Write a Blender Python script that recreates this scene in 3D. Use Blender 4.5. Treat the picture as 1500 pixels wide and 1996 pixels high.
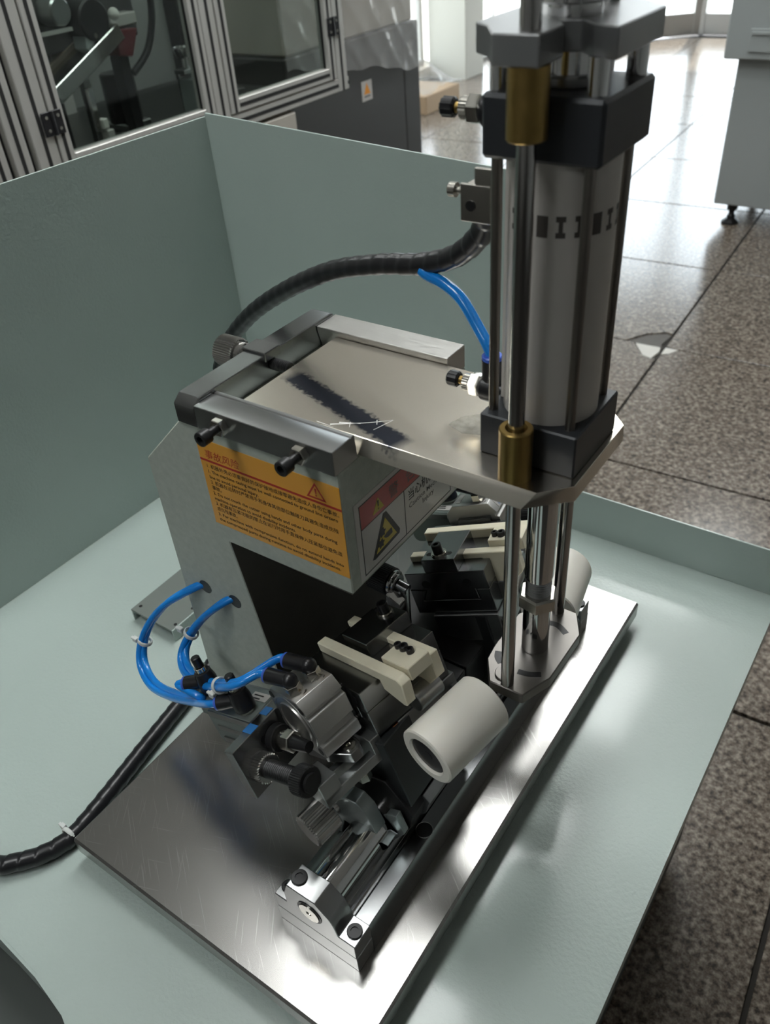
import bpy, bmesh, math, random
from mathutils import Matrix, Vector

# ------------------------------------------------------------------ clear
for o in list(bpy.data.objects):
    bpy.data.objects.remove(o, do_unlink=True)
scene = bpy.context.scene
COL = scene.collection
S = 0.001                      # everything below is written in millimetres
random.seed(7)

# ------------------------------------------------------------------ camera
cam_data = bpy.data.cameras.new('camera')
cam = bpy.data.objects.new('camera', cam_data)
COL.objects.link(cam)
RIGHT = Vector((0.82352746, 0.56319813, -0.06789989))
DOWN = Vector((0.30344069, -0.53847564, -0.78610924))
FWD = Vector((-0.47929769, 0.62677895, -0.61434670))
cm = Matrix.Identity(4)
for i in range(3):
    cm[i][0] = RIGHT[i]; cm[i][1] = -DOWN[i]; cm[i][2] = -FWD[i]
cm[0][3], cm[1][3], cm[2][3] = 0.5968, -0.17656, 0.8
cam.matrix_world = cm
cam_data.sensor_fit = 'HORIZONTAL'
cam_data.sensor_width = 36.0
cam_data.lens = 1603.69 * 36.0 / 1500.0
cam_data.clip_start = 0.02
cam_data.clip_end = 100
cam_data.dof.use_dof = True
cam_data.dof.focus_distance = 0.84
cam_data.dof.aperture_fstop = 11.0
scene.camera = cam

# ------------------------------------------------------------------ world, sun, exposure
world = bpy.data.worlds.new('world')
scene.world = world
world.use_nodes = True
wn = world.node_tree
wn.nodes.clear()
wo = wn.nodes.new('ShaderNodeOutputWorld')
wb = wn.nodes.new('ShaderNodeBackground')
wb.inputs['Color'].default_value = (0.86, 0.93, 1.0, 1)
wb.inputs['Strength'].default_value = 8.5
wn.links.new(wb.outputs[0], wo.inputs[0])

sun_d = bpy.data.lights.new('sun', 'SUN')
sun_d.energy = 9.0
sun_d.angle = math.radians(0.6)
sun_d.color = (1.0, 0.93, 0.82)
sun = bpy.data.objects.new('sun', sun_d)
COL.objects.link(sun)
sun.rotation_euler = Vector((0.12, -0.55, -0.83)).to_track_quat('-Z', 'Y').to_euler()
sun.location = (-2, 14, 8)

scene.view_settings.view_transform = 'Standard'
scene.view_settings.look = 'None'
scene.view_settings.exposure = -0.1
scene.view_settings.gamma = 1.0
scene.view_settings.use_curve_mapping = False
LAMP = 19.0                     # emission of the ceiling light diffusers

# ------------------------------------------------------------------ materials
MATS = {}

def material(name, col, rough=0.5, metal=0.0, var=0.0, vscale=20.0, bump=0.0, bscale=60.0, coat=0.0,
             stretch=None, spec=0.5, rvar=0.0, sss=0.0, aniso=0.0):
    if name in MATS:
        return MATS[name]
    m = bpy.data.materials.new(name)
    m.use_nodes = True
    nt = m.node_tree
    b = nt.nodes['Principled BSDF']
    b.inputs['Base Color'].default_value = (*col, 1)
    b.inputs['Roughness'].default_value = rough
    b.inputs['Metallic'].default_value = metal
    b.inputs['Specular IOR Level'].default_value = spec
    if coat:
        b.inputs['Coat Weight'].default_value = coat
        b.inputs['Coat Roughness'].default_value = 0.12
    if sss:
        b.inputs['Subsurface Weight'].default_value = sss
        b.inputs['Subsurface Radius'].default_value = (0.006, 0.005, 0.004)
        b.inputs['Subsurface Scale'].default_value = 1.0
    tc = nt.nodes.new('ShaderNodeTexCoord')
    mp = nt.nodes.new('ShaderNodeMapping')
    nt.links.new(tc.outputs['Object'], mp.inputs['Vector'])
    if stretch:
        mp.inputs['Scale'].default_value = stretch
    if var or rvar:
        n = nt.nodes.new('ShaderNodeTexNoise')
        n.inputs['Scale'].default_value = vscale
        n.inputs['Detail'].default_value = 3
        n.inputs['Roughness'].default_value = 0.55
        nt.links.new(mp.outputs[0], n.inputs['Vector'])
        if var:
            mx = nt.nodes.new('ShaderNodeMix')
            mx.data_type = 'RGBA'
            mx.inputs['A'].default_value = (*[max(0, c * (1 - var)) for c in col], 1)
            mx.inputs['B'].default_value = (*[min(1, c * (1 + var)) for c in col], 1)
            nt.links.new(n.outputs['Fac'], mx.inputs['Factor'])
            nt.links.new(mx.outputs['Result'], b.inputs['Base Color'])
        if rvar:
            mr = nt.nodes.new('ShaderNodeMapRange')
            mr.inputs['From Min'].default_value = 0.3
            mr.inputs['From Max'].default_value = 0.7
            mr.inputs['To Min'].default_value = max(0.02, rough - rvar)
            mr.inputs['To Max'].default_value = min(1, rough + rvar)
            nt.links.new(n.outputs['Fac'], mr.inputs['Value'])
            nt.links.new(mr.outputs[0], b.inputs['Roughness'])
    if bump:
        n2 = nt.nodes.new('ShaderNodeTexNoise')
        n2.inputs['Scale'].default_value = bscale
        n2.inputs['Detail'].default_value = 3
        nt.links.new(mp.outputs[0], n2.inputs['Vector'])
        bp = nt.nodes.new('ShaderNodeBump')
        bp.inputs['Strength'].default_value = bump
        bp.inputs['Distance'].default_value = 0.001
        nt.links.new(n2.outputs['Fac'], bp.inputs['Height'])
        nt.links.new(bp.outputs[0], b.inputs['Normal'])
    MATS[name] = m
    return m


def emission(name, col, strength):
    m = bpy.data.materials.new(name)
    m.use_nodes = True
    nt = m.node_tree
    nt.nodes.clear()
    o = nt.nodes.new('ShaderNodeOutputMaterial')
    e = nt.nodes.new('ShaderNodeEmission')
    e.inputs[0].default_value = (*col, 1)
    e.inputs[1].default_value = strength
    nt.links.new(e.outputs[0], o.inputs[0])
    return m


def glass(name, tint, refl=0.12, rough=0.02, haze=0.0):
    """thin clear sheet: transparent with a fresnel reflection, optionally milky"""
    m = bpy.data.materials.new(name)
    m.use_nodes = True
    nt = m.node_tree
    nt.nodes.clear()
    o = nt.nodes.new('ShaderNodeOutputMaterial')
    t = nt.nodes.new('ShaderNodeBsdfTransparent')
    t.inputs[0].default_value = (*tint, 1)
    g = nt.nodes.new('ShaderNodeBsdfGlossy')
    g.inputs['Roughness'].default_value = rough
    fr = nt.nodes.new('ShaderNodeFresnel')
    geo = nt.nodes.new('ShaderNodeNewGeometry')
    io = nt.nodes.new('ShaderNodeMapRange')        # the far side of the sheet reflects like the near side
    io.inputs['To Min'].default_value = 1.3 + refl
    io.inputs['To Max'].default_value = 1 / (1.3 + refl)
    nt.links.new(geo.outputs['Backfacing'], io.inputs['Value'])
    nt.links.new(io.outputs[0], fr.inputs['IOR'])
    mx = nt.nodes.new('ShaderNodeMixShader')
    nt.links.new(fr.outputs[0], mx.inputs[0])
    nt.links.new(t.outputs[0], mx.inputs[1])
    nt.links.new(g.outputs[0], mx.inputs[2])
    last = mx
    if haze:
        d = nt.nodes.new('ShaderNodeBsdfDiffuse')
        d.inputs[0].default_value = (0.8, 0.8, 0.8, 1)
        m2 = nt.nodes.new('ShaderNodeMixShader')
        m2.inputs[0].default_value = haze
        nt.links.new(mx.outputs[0], m2.inputs[1])
        nt.links.new(d.outputs[0], m2.inputs[2])
        last = m2
    nt.links.new(last.outputs[0], o.inputs[0])
    return m


def scratched_steel(name, col, rough, blue_streak=None, sc=(1, 1, 1), sdens=0.5, rvar=0.08):
    """ground steel with fine scratches; stain = (p, q, width) in metres: a dark blue streak"""
    m = material(name, col, rough, 1.0, var=0.05, vscale=9, stretch=sc)
    nt = m.node_tree
    b = nt.nodes['Principled BSDF']
    tc = nt.nodes.new('ShaderNodeTexCoord')
    add = None
    for k, (ang, lo) in enumerate(((0.62, 0.690), (0.95, 0.700), (-0.35, 0.735))):
        m0 = nt.nodes.new('ShaderNodeMapping')
        m0.inputs['Rotation'].default_value = (0, 0, ang)
        nt.links.new(tc.outputs['Object'], m0.inputs['Vector'])
        mp = nt.nodes.new('ShaderNodeMapping')
        mp.inputs['Scale'].default_value = (15, 800, 15)
        mp.inputs['Location'].default_value = (k * 3.7, k * 1.3, 0)
        nt.links.new(m0.outputs[0], mp.inputs['Vector'])
        n = nt.nodes.new('ShaderNodeTexNoise')
        n.noise_dimensions = '2D'
        n.inputs['Scale'].default_value = 1.0
        n.inputs['Detail'].default_value = 0
        nt.links.new(mp.outputs[0], n.inputs['Vector'])
        r = nt.nodes.new('ShaderNodeMapRange')
        r.inputs['From Min'].default_value = lo + 0.095
        r.inputs['From Max'].default_value = lo + 0.155
        nt.links.new(n.outputs['Fac'], r.inputs['Value'])
        if add is None:
            add = r
        else:
            a = nt.nodes.new('ShaderNodeMath')
            a.operation = 'MAXIMUM'
            nt.links.new(add.outputs[0], a.inputs[0])
            nt.links.new(r.outputs[0], a.inputs[1])
            add = a
    # scratches are brighter bare metal
    src = b.inputs['Base Color'].links[0].from_socket
    mx = nt.nodes.new('ShaderNodeMix')
    mx.data_type = 'RGBA'
    mx.inputs['B'].default_value = (0.85, 0.85, 0.83, 1)
    sm = nt.nodes.new('ShaderNodeMath')
    sm.operation = 'MULTIPLY'
    sm.inputs[1].default_value = 0.16
    nt.links.new(add.outputs[0], sm.inputs[0])
    nt.links.new(sm.outputs[0], mx.inputs['Factor'])
    nt.links.new(src, mx.inputs['A'])
    last = mx.outputs['Result']
    if blue_streak:  # ragged dark blue streak mixed into the base colour
        (px, py), (qx, qy), wd = blue_streak
        L = math.hypot(qx - px, qy - py)
        sx = nt.nodes.new('ShaderNodeMapping')
        sx.vector_type = 'TEXTURE'
        sx.inputs['Location'].default_value = (px, py, 0)
        sx.inputs['Rotation'].default_value = (0, 0, math.atan2(qy - py, qx - px))
        nt.links.new(tc.outputs['Object'], sx.inputs['Vector'])
        se = nt.nodes.new('ShaderNodeSeparateXYZ')
        nt.links.new(sx.outputs[0], se.inputs[0])
        nz = nt.nodes.new('ShaderNodeTexNoise')
        nz.inputs['Scale'].default_value = 220
        nz.inputs['Detail'].default_value = 5
        nt.links.new(tc.outputs['Object'], nz.inputs['Vector'])
        ab = nt.nodes.new('ShaderNodeMath'); ab.operation = 'ABSOLUTE'
        nt.links.new(se.outputs[1], ab.inputs[0])
        nm = nt.nodes.new('ShaderNodeMath'); nm.operation = 'MULTIPLY_ADD'
        nm.inputs[1].default_value = wd * 1.2
        nt.links.new(nz.outputs['Fac'], nm.inputs[0])
        nt.links.new(ab.outputs[0], nm.inputs[2])
        r1 = nt.nodes.new('ShaderNodeMapRange')
        r1.inputs['From Min'].default_value = wd * 1.75
        r1.inputs['From Max'].default_value = wd * 1.35
        nt.links.new(nm.outputs[0], r1.inputs['Value'])
        r2 = nt.nodes.new('ShaderNodeMapRange')
        r2.inputs['From Min'].default_value = 0.0
        r2.inputs['From Max'].default_value = 0.012
        nt.links.new(se.outputs[0], r2.inputs['Value'])
        r3 = nt.nodes.new('ShaderNodeMapRange')
        r3.inputs['From Min'].default_value = L
        r3.inputs['From Max'].default_value = L - 0.012
        nt.links.new(se.outputs[0], r3.inputs['Value'])
        m1 = nt.nodes.new('ShaderNodeMath'); m1.operation = 'MULTIPLY'
        m2 = nt.nodes.new('ShaderNodeMath'); m2.operation = 'MULTIPLY'
        nt.links.new(r1.outputs[0], m1.inputs[0]); nt.links.new(r2.outputs[0], m1.inputs[1])
        nt.links.new(m1.outputs[0], m2.inputs[0]); nt.links.new(r3.outputs[0], m2.inputs[1])
        m3 = nt.nodes.new('ShaderNodeMath'); m3.operation = 'MULTIPLY'
        m3.inputs[1].default_value = 0.93
        nt.links.new(m2.outputs[0], m3.inputs[0])
        mz = nt.nodes.new('ShaderNodeMix'); mz.data_type = 'RGBA'
        mz.inputs['B'].default_value = (0.016, 0.028, 0.062, 1)
        nt.links.new(m3.outputs[0], mz.inputs['Factor'])
        nt.links.new(last, mz.inputs['A'])
        last = mz.outputs['Result']
    nt.links.new(last, b.inputs['Base Color'])
    return m


def terrazzo(name):
    m = bpy.data.materials.new(name)
    m.use_nodes = True
    nt = m.node_tree
    b = nt.nodes['Principled BSDF']
    b.inputs['Roughness'].default_value = 0.2
    b.inputs['Specular IOR Level'].default_value = 0.6
    tc = nt.nodes.new('ShaderNodeTexCoord')
    oi = nt.nodes.new('ShaderNodeObjectInfo')
    off = nt.nodes.new('ShaderNodeVectorMath'); off.operation = 'MULTIPLY_ADD'
    off.inputs[1].default_value = (1, 1, 1)
    sc = nt.nodes.new('ShaderNodeVectorMath'); sc.operation = 'SCALE'
    sc.inputs['Scale'].default_value = 17.0
    nt.links.new(oi.outputs['Random'], sc.inputs[0])
    nt.links.new(tc.outputs['Object'], off.inputs[0])
    nt.links.new(sc.outputs[0], off.inputs[2])
    v = nt.nodes.new('ShaderNodeTexNoise')
    v.inputs['Scale'].default_value = 75
    v.inputs['Detail'].default_value = 4
    v.inputs['Roughness'].default_value = 0.7
    nt.links.new(off.outputs[0], v.inputs['Vector'])
    r = nt.nodes.new('ShaderNodeValToRGB')
    e = r.color_ramp.elements
    e[0].position = 0.36; e[0].color = (0.028, 0.022, 0.018, 1)
    e[1].position = 0.66; e[1].color = (0.36, 0.31, 0.26, 1)
    a = e.new(0.45); a.color = (0.11, 0.085, 0.066, 1)
    a = e.new(0.53); a.color = (0.19, 0.155, 0.125, 1)
    nt.links.new(v.outputs['Fac'], r.inputs[0])
    nt.links.new(r.outputs[0], b.inputs['Base Color'])
    return m


M_TRAY = material('pale_green_powder_coat', (0.42, 0.495, 0.465), 0.36, 0, var=0.05, vscale=5, bump=0.6, bscale=230, coat=0.5)
M_FRAME = material('grey_green_hammered_paint', (0.40, 0.435, 0.385), 0.5, 0, var=0.16, vscale=130, bump=0.45, bscale=420)
M_STEEL = scratched_steel('scratched_stainless', (0.33, 0.32, 0.31), 0.26, sdens=1.0, rvar=0.04)
M_TABLE = scratched_steel('ground_table_steel', (0.74, 0.69, 0.61), 0.23, blue_streak=((-0.130, -0.012), (0.034, -0.0635), 0.0105), sdens=0.8)
M_GROUND = material('ground_steel', (0.38, 0.385, 0.385), 0.28, 1, var=0.05, vscale=30)
M_DARKSTEEL = material('polished_tool_steel', (0.28, 0.285, 0.29), 0.24, 1, var=0.06, vscale=26)
M_BRUSHED = material('brushed_aluminium', (0.60, 0.59, 0.57), 0.34, 1, var=0.10, vscale=60, stretch=(1, 12, 1), rvar=0.06)
M_ALU = material('anodised_aluminium', (0.55, 0.545, 0.53), 0.38, 1, var=0.05, vscale=40)
M_ALUPROF = material('aluminium_extrusion', (0.62, 0.61, 0.58), 0.42, 0.55, var=0.04, vscale=10)
M_CHROME = material('chrome', (0.66, 0.66, 0.66), 0.09, 1)
M_SATIN = material('satin_nickel', (0.60, 0.59, 0.57), 0.2, 1, var=0.1, vscale=80)
M_NICKEL = material('nickel_plate', (0.62, 0.60, 0.55), 0.2, 1, var=0.08, vscale=90)
M_ROD = material('hardened_rod', (0.46, 0.45, 0.44), 0.17, 1, var=0.08, vscale=50, stretch=(1, 1, 0.1))
M_TIEROD = material('tie_rod_steel', (0.30, 0.275, 0.25), 0.3, 1, var=0.1, vscale=30)
M_TUBEALU = material('cylinder_tube_aluminium', (0.56, 0.53, 0.50), 0.42, 0.2, var=0.04, vscale=12)
M_BRASS = material('brass', (0.36, 0.245, 0.085), 0.36, 1, var=0.22, vscale=40, rvar=0.08)
M_BLACKOX = material('black_oxide', (0.018, 0.018, 0.019), 0.38, 0.3, bump=0.1, bscale=300)
M_BLACKPAINT = material('black_anodised', (0.028, 0.031, 0.036), 0.42, 0.2, var=0.1, vscale=60)
M_BLACKPL = material('black_plastic', (0.012, 0.012, 0.014), 0.3)
M_DECAL = material('dark_print', (0.07, 0.062, 0.056), 0.5)
M_HOSE = material('black_spiral_wrap', (0.012, 0.012, 0.014), 0.32, spec=0.5)
M_BLUE = material('blue_polyurethane', (0.008, 0.23, 0.72), 0.18, spec=0.6, sss=0.15)
M_BLUERING = material('blue_release_ring', (0.05, 0.12, 0.55), 0.35)
M_NYLON = material('aged_nylon', (0.74, 0.69, 0.54), 0.42, var=0.14, vscale=28, sss=0.12)
M_ROLLER = material('white_nylon', (0.80, 0.77, 0.70), 0.36, var=0.03, vscale=10, sss=0.12)
M_TIE = material('natural_nylon_tie', (0.62, 0.64, 0.62), 0.35, sss=0.1)
M_YELLOW = material('orange_yellow_vinyl', (0.72, 0.34, 0.04), 0.38, var=0.04, vscale=14, coat=0.2)
M_REDINK = material('red_ink', (0.42, 0.022, 0.018), 0.45)
M_BLACKINK = material('black_ink', (0.018, 0.016, 0.014), 0.5)
M_WHITEVINYL = material('grey_white_vinyl', (0.50, 0.48, 0.46), 0.35, var=0.03, vscale=9, coat=0.2)
M_REDVINYL = material('red_vinyl', (0.42, 0.045, 0.045), 0.38, coat=0.2)
M_GREYINK = material('grey_ink', (0.11, 0.10, 0.10), 0.5)
M_YINK = material('yellow_ink', (0.52, 0.40, 0.035), 0.4)
M_COPPER = material('copper_shim', (0.45, 0.17, 0.08), 0.35, 1)
M_BLUEPAINT = material('blue_marking_paint', (0.02, 0.14, 0.38), 0.5)
M_RUBBER = material('black_rubber', (0.014, 0.014, 0.014), 0.7)
M_DARKCAB = material('dark_grey_cabinet_paint', (0.055, 0.055, 0.055), 0.45, var=0.05, vscale=3)
M_BEIGE = material('beige_machine_paint', (0.45, 0.42, 0.37), 0.5)
M_WHITECAB = material('pale_grey_cabinet_paint', (0.33, 0.36, 0.36), 0.45)
M_WALL = material('white_wall_paint', (0.66, 0.66, 0.62), 0.8, var=0.03, vscale=2)
M_CEIL = material('white_ceiling', (0.72, 0.71, 0.69), 0.9)
M_DIMWALL = material('grey_wall_paint', (0.34, 0.34, 0.33), 0.85)
M_PILLAR = material('greige_pillar', (0.44, 0.43, 0.38), 0.7)
M_GROUT = material('dark_grout', (0.03, 0.026, 0.022), 0.8)
M_TERRAZZO = terrazzo('speckled_granite')
M_PLASTER = material('white_plaster', (0.70, 0.68, 0.64), 0.8, var=0.05, vscale=20)
M_CHIPGREY = material('broken_tile_grey', (0.13, 0.12, 0.11), 0.8, var=0.2, vscale=40)
M_DOORFRAME = material('aluminium_door_frame', (0.42, 0.42, 0.41), 0.35, 0.8)
M_RED = material('dark_red_paint', (0.13, 0.016, 0.018), 0.4)
M_GLASS = glass('door_glass', (0.82, 0.86, 0.84), 0.12)
M_WINGLASS = glass('window_glass', (0.96, 0.98, 0.98), 0.15)
M_FILM = glass('plastic_film', (0.80, 0.79, 0.77), 0.25, 0.12, 0.22)
M_LAMP = emission('lamp_diffuser', (0.97, 1.0, 0.985), LAMP)
M_LAMPBODY = material('lamp_housing', (0.7, 0.7, 0.7), 0.5)

# ------------------------------------------------------------------ mesh helpers
ROOTLOC = {}


class MB:
    def __init__(self, F=None):
        self.bm = bmesh.new()
        self.F = F            # 4x4, local millimetres -> world millimetres
        self.mats = []

    def _mat(self, faces, mat):
        if mat is None:
            return
        if mat not in self.mats:
            self.mats.append(mat)
        k = self.mats.index(mat)
        for f in faces:
            f.material_index = k

    def _add(self, verts, faces, bev=0, mat=None, seg=1, smooth=False):
        bm = self.bm
        vs = []
        for v in verts:
            v = Vector(v)
            if self.F is not None:
                v = self.F @ v
            vs.append(bm.verts.new(v))
        fs = []
        for f in faces:
            try:
                fs.append(bm.faces.new([vs[i] for i in f]))
            except ValueError:
                pass
        bmesh.ops.recalc_face_normals(bm, faces=fs)
        for q in fs:
            q.smooth = smooth
        if bev:
            edges = list({e for f in fs for e in f.edges if len(e.link_faces) == 2
                          and e.calc_face_angle(0) > 0.35})
            r = bmesh.ops.bevel(bm, geom=edges, offset=bev, segments=seg, affect='EDGES', profile=0.5, clamp_overlap=True)
            if mat is not None:
                self._mat(r['faces'], mat)
                fs = [f for f in fs if f.is_valid]
        self._mat([f for f in fs if f.is_valid], mat)
        return self

    def box(self, x0, x1, y0, y1, z0, z1, bev=0.0, mat=None):
        v = [(x, y, z) for x in (x0, x1) for y in (y0, y1) for z in (z0, z1)]
        f = [(0, 1, 3, 2), (4, 6, 7, 5), (0, 4, 5, 1), (2, 3, 7, 6), (0, 2, 6, 4), (1, 5, 7, 3)]
        return self._add(v, f, bev, mat)

    def prism(self, poly, lo, hi, axis='y', bev=0.0, mat=None, poly2=None):
        n = len(poly)

        def p(a, b, t):
            return {'x': (t, a, b), 'y': (a, t, b), 'z': (a, b, t)}[axis]
        q = poly2 or poly
        v = [p(a, b, lo) for a, b in poly] + [p(a, b, hi) for a, b in q]
        f = [tuple(range(n)), tuple(range(2 * n - 1, n - 1, -1))]
        f += [(i, (i + 1) % n, n + (i + 1) % n, n + i) for i in range(n)]
        return self._add(v, f, bev, mat)

    @staticmethod
    def _basis(d):
        d = Vector(d).normalized()
        t = Vector((0, 0, 1)) if abs(d.z) < 0.9 else Vector((1, 0, 0))
        a = d.cross(t).normalized()
        return d, a, d.cross(a)

    def lathe(self, p0, d, prof, seg=24, mat=None, rot=0.0):
        """prof = [(t along d, radius)...]; radius 0 closes"""
        d, a, b = self._basis(d)
        p0 = Vector(p0)
        v, f, rings = [], [], []
        for t, r in prof:
            if r <= 1e-6:
                v.append(p0 + d * t)
                rings.append([len(v) - 1])
            else:
                k = len(v)
                for i in range(seg):
                    an = 2 * math.pi * i / seg + rot
                    v.append(p0 + d * t + a * (r * math.cos(an)) + b * (r * math.sin(an)))
                rings.append(list(range(k, k + seg)))
        for r0, r1 in zip(rings, rings[1:]):
            if len(r0) == 1 and len(r1) == 1:
                continue
            for i in range(seg):
                j = (i + 1) % seg
                if len(r0) == 1:
                    f.append((r0[0], r1[i], r1[j]))
                elif len(r1) == 1:
                    f.append((r0[i], r0[j], r1[0]))
                else:
                    f.append((r0[i], r0[j], r1[j], r1[i]))
        return self._add(v, f, 0, mat, smooth=True)

    def cyl(self, p0, p1, r, seg=24, r2=None, ch=0.0, mat=None, rot=0.0):
        p0, p1 = Vector(p0), Vector(p1)
        L = (p1 - p0).length
        r2 = r if r2 is None else r2
        if ch:
            prof = [(0, 0), (0, r - ch), (ch, r), (L - ch, r2), (L, r2 - ch), (L, 0)]
        else:
            prof = [(0, 0), (0, r), (L, r2), (L, 0)]
        return self.lathe(p0, p1 - p0, prof, seg, mat, rot)

    def gear(self, p0, p1, r, depth, n, mat=None, ch=1.0):
        """knurled cylinder: n straight teeth"""
        p0, p1 = Vector(p0), Vector(p1)
        d, a, b = self._basis(p1 - p0)
        L = (p1 - p0).length
        N = 2 * n
        v, f = [], []
        for t, q in ((0, -ch), (ch, 0), (L - ch, 0), (L, -ch)):
            for i in range(N):
                rr = r + q - (depth if i % 2 else 0)
                an = 2 * math.pi * i / N
                v.append(p0 + d * t + a * rr * math.cos(an) + b * rr * math.sin(an))
        for k in range(3):
            for i in range(N):
                j = (i + 1) % N
                f.append((k * N + i, k * N + j, (k + 1) * N + j, (k + 1) * N + i))
        f.append(tuple(range(N)))
        f.append(tuple(range(4 * N - 1, 3 * N - 1, -1)))
        return self._add(v, f, 0, mat)

    def thread(self, p0, p1, r, pitch=2.0, depth=0.7, seg=18, mat=None):
        L = (Vector(p1) - Vector(p0)).length
        n = max(2, int(L / pitch))
        prof = [(0, 0)]
        for i in range(n):
            prof += [(L * i / n, r - depth), (L * (i + 0.5) / n, r)]
        prof += [(L, r - depth), (L, 0)]
        return self.lathe(p0, Vector(p1) - Vector(p0), prof, seg, mat)

    def sphere(self, c, r, seg=16, mat=None):
        prof = [(-r * math.cos(math.pi * i / 10), r * math.sin(math.pi * i / 10)) for i in range(11)]
        prof[0] = (-r, 0); prof[-1] = (r, 0)
        return self.lathe(c, (0, 0, 1), prof, seg, mat)

    def bolt(self, p, d, r, h, mat=None):
        """socket cap head: p on the seat, d outwards"""
        ri = r * 0.52
        return self.lathe(p, d, [(0, 0), (0, r), (h - 0.6, r), (h, r - 0.6), (h, ri), (h * 0.45, ri), (h * 0.45, 0)], 20, mat)

    def tube(self, pts, r, seg=12, sub=8, mat=None, wrap=0.0, pitch=9.0, closed_ends=True):
        P = smooth_path(pts, sub)
        n = len(P)
        T = [(P[min(i + 1, n - 1)] - P[max(i - 1, 0)]).normalized() for i in range(n)]
        d, a, b = self._basis(T[0])
        v, f = [], []
        s = 0.0
        for i in range(n):
            if i:
                s += (P[i] - P[i - 1]).length
                ax = T[i - 1].cross(T[i])
                if ax.length > 1e-7:
                    R = Matrix.Rotation(T[i - 1].angle(T[i]), 3, ax)
                    a = (R @ a).normalized()
                b = T[i].cross(a).normalized()
            for k in range(seg):
                an = 2 * math.pi * k / seg
                rr = r
                if wrap:
                    ph = (s / pitch + k / seg) % 1.0
                    rr = r * (1 + wrap * (ph if ph < 0.86 else (1 - ph) * 6.1))
                v.append(P[i] + (a * math.cos(an) + b * math.sin(an)) * rr)
        for i in range(n - 1):
            for k in range(seg):
                j = (k + 1) % seg
                f.append((i * seg + k, i * seg + j, (i + 1) * seg + j, (i + 1) * seg + k))
        f.append(tuple(range(seg)))
        f.append(tuple(range(n * seg - 1, (n - 1) * seg - 1, -1)))
        return self._add(v, f, 0, mat, smooth=True)

    def ring(self, c, d, R, r, seg=28, tseg=8, mat=None, squash=1.0):
        d, a, b = self._basis(d)
        c = Vector(c)
        v, f = [], []
        for i in range(seg):
            an = 2 * math.pi * i / seg
            e = a * math.cos(an) + b * math.sin(an)
            for k in range(tseg):
                t = 2 * math.pi * k / tseg
                v.append(c + e * (R + r * math.cos(t)) + d * (r * squash * math.sin(t)))
        for i in range(seg):
            for k in range(tseg):
                i2, k2 = (i + 1) % seg, (k + 1) % tseg
                f.append((i * tseg + k, i2 * tseg + k, i2 * tseg + k2, i * tseg + k2))
        return self._add(v, f, 0, mat, smooth=True)

    def raw(self, v, f, mat=None):
        return self._add(v, f, 0, mat)

    def build(self, name, mat=None, parent=None, base=None, angle=32.0, label=None):
        """link as ONE mesh object. parent: object; base: own origin in mm when top-level"""
        if parent is not None:
            off = ROOTLOC[parent.name]
        else:
            off = Vector(base if base is not None else (0, 0, 0))
        for v in self.bm.verts:
            v.co = (v.co - off) * S
        me = bpy.data.meshes.new(name)
        self.bm.to_mesh(me)
        self.bm.free()
        if self.mats:
            for m in self.mats:
                me.materials.append(m)
        else:
            me.materials.append(mat)
        me.set_sharp_from_angle(angle=math.radians(angle))
        o = bpy.data.objects.new(name, me)
        COL.objects.link(o)
        if parent is not None:
            o.parent = parent
        else:
            o.location = off * S
        ROOTLOC[o.name] = off
        if label:
            o['label'] = label
        return o


def smooth_path(pts, sub=8):
    P = [Vector(p) for p in pts]
    if len(P) == 2 or sub <= 1:
        return P
    out = []
    n = len(P)
    for i in range(n - 1):
        p0 = P[max(i - 1, 0)]; p1 = P[i]; p2 = P[i + 1]; p3 = P[min(i + 2, n - 1)]
        for k in range(sub):
            t = k / sub
            out.append(0.5 * ((2 * p1) + (p2 - p0) * t + (2 * p0 - 5 * p1 + 4 * p2 - p3) * t * t
                              + (-p0 + 3 * p1 - 3 * p2 + p3) * t ** 3))
    out.append(P[-1])
    return out


def thing(name, label, cat, loc, group=None):
    o = bpy.data.objects.new(name, None)
    o.empty_display_size = 0.02
    COL.objects.link(o)
    o.location = Vector(loc) * S
    ROOTLOC[o.name] = Vector(loc)
    o['label'] = label
    o['category'] = cat
    if group:
        o['group'] = group
    return o


def tag(o, label, cat, group=None):
    o['label'] = label
    o['category'] = cat
    if group:
        o['group'] = group
    return o


def struct(o):
    o['kind'] = 'structure'
    return o


def text_mesh(body, size, mat, name, parent, origin, ux, uy, width=None, depth=0.15, shear=0.0, align='LEFT', bold=0.0):
    """flat lettering as real mesh; origin/size in mm, ux right, uy up"""
    c = bpy.data.curves.new(name, 'FONT')
    c.body = body
    c.size = 1.0
    c.shear = shear
    c.align_x = align
    c.extrude = 0.0
    c.offset = bold
    c.resolution_u = 2
    t = bpy.data.objects.new(name + '_tmp', c)
    COL.objects.link(t)
    dg = bpy.context.evaluated_depsgraph_get()
    me = bpy.data.meshes.new_from_object(t.evaluated_get(dg))
    bpy.data.objects.remove(t, do_unlink=True)
    xs = [v.co.x for v in me.vertices]
    w = max(xs) - min(xs)
    sx = (width / w) if width else size
    ux = Vector(ux).normalized(); uy = Vector(uy).normalized(); nn = ux.cross(uy)
    off = ROOTLOC[parent.name]
    o0 = Vector(origin)
    x0 = min(xs) if align == 'LEFT' else 0
    for v in me.vertices:
        p = o0 + ux * ((v.co.x - x0) * sx) + uy * (v.co.y * size) + nn * depth
        v.co = (p - off) * S
    me.materials.clear()
    me.materials.append(mat)
    o = bpy.data.objects.new(name, me)
    COL.objects.link(o)
    o.parent = parent
    ROOTLOC[o.name] = off
    return o


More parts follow.
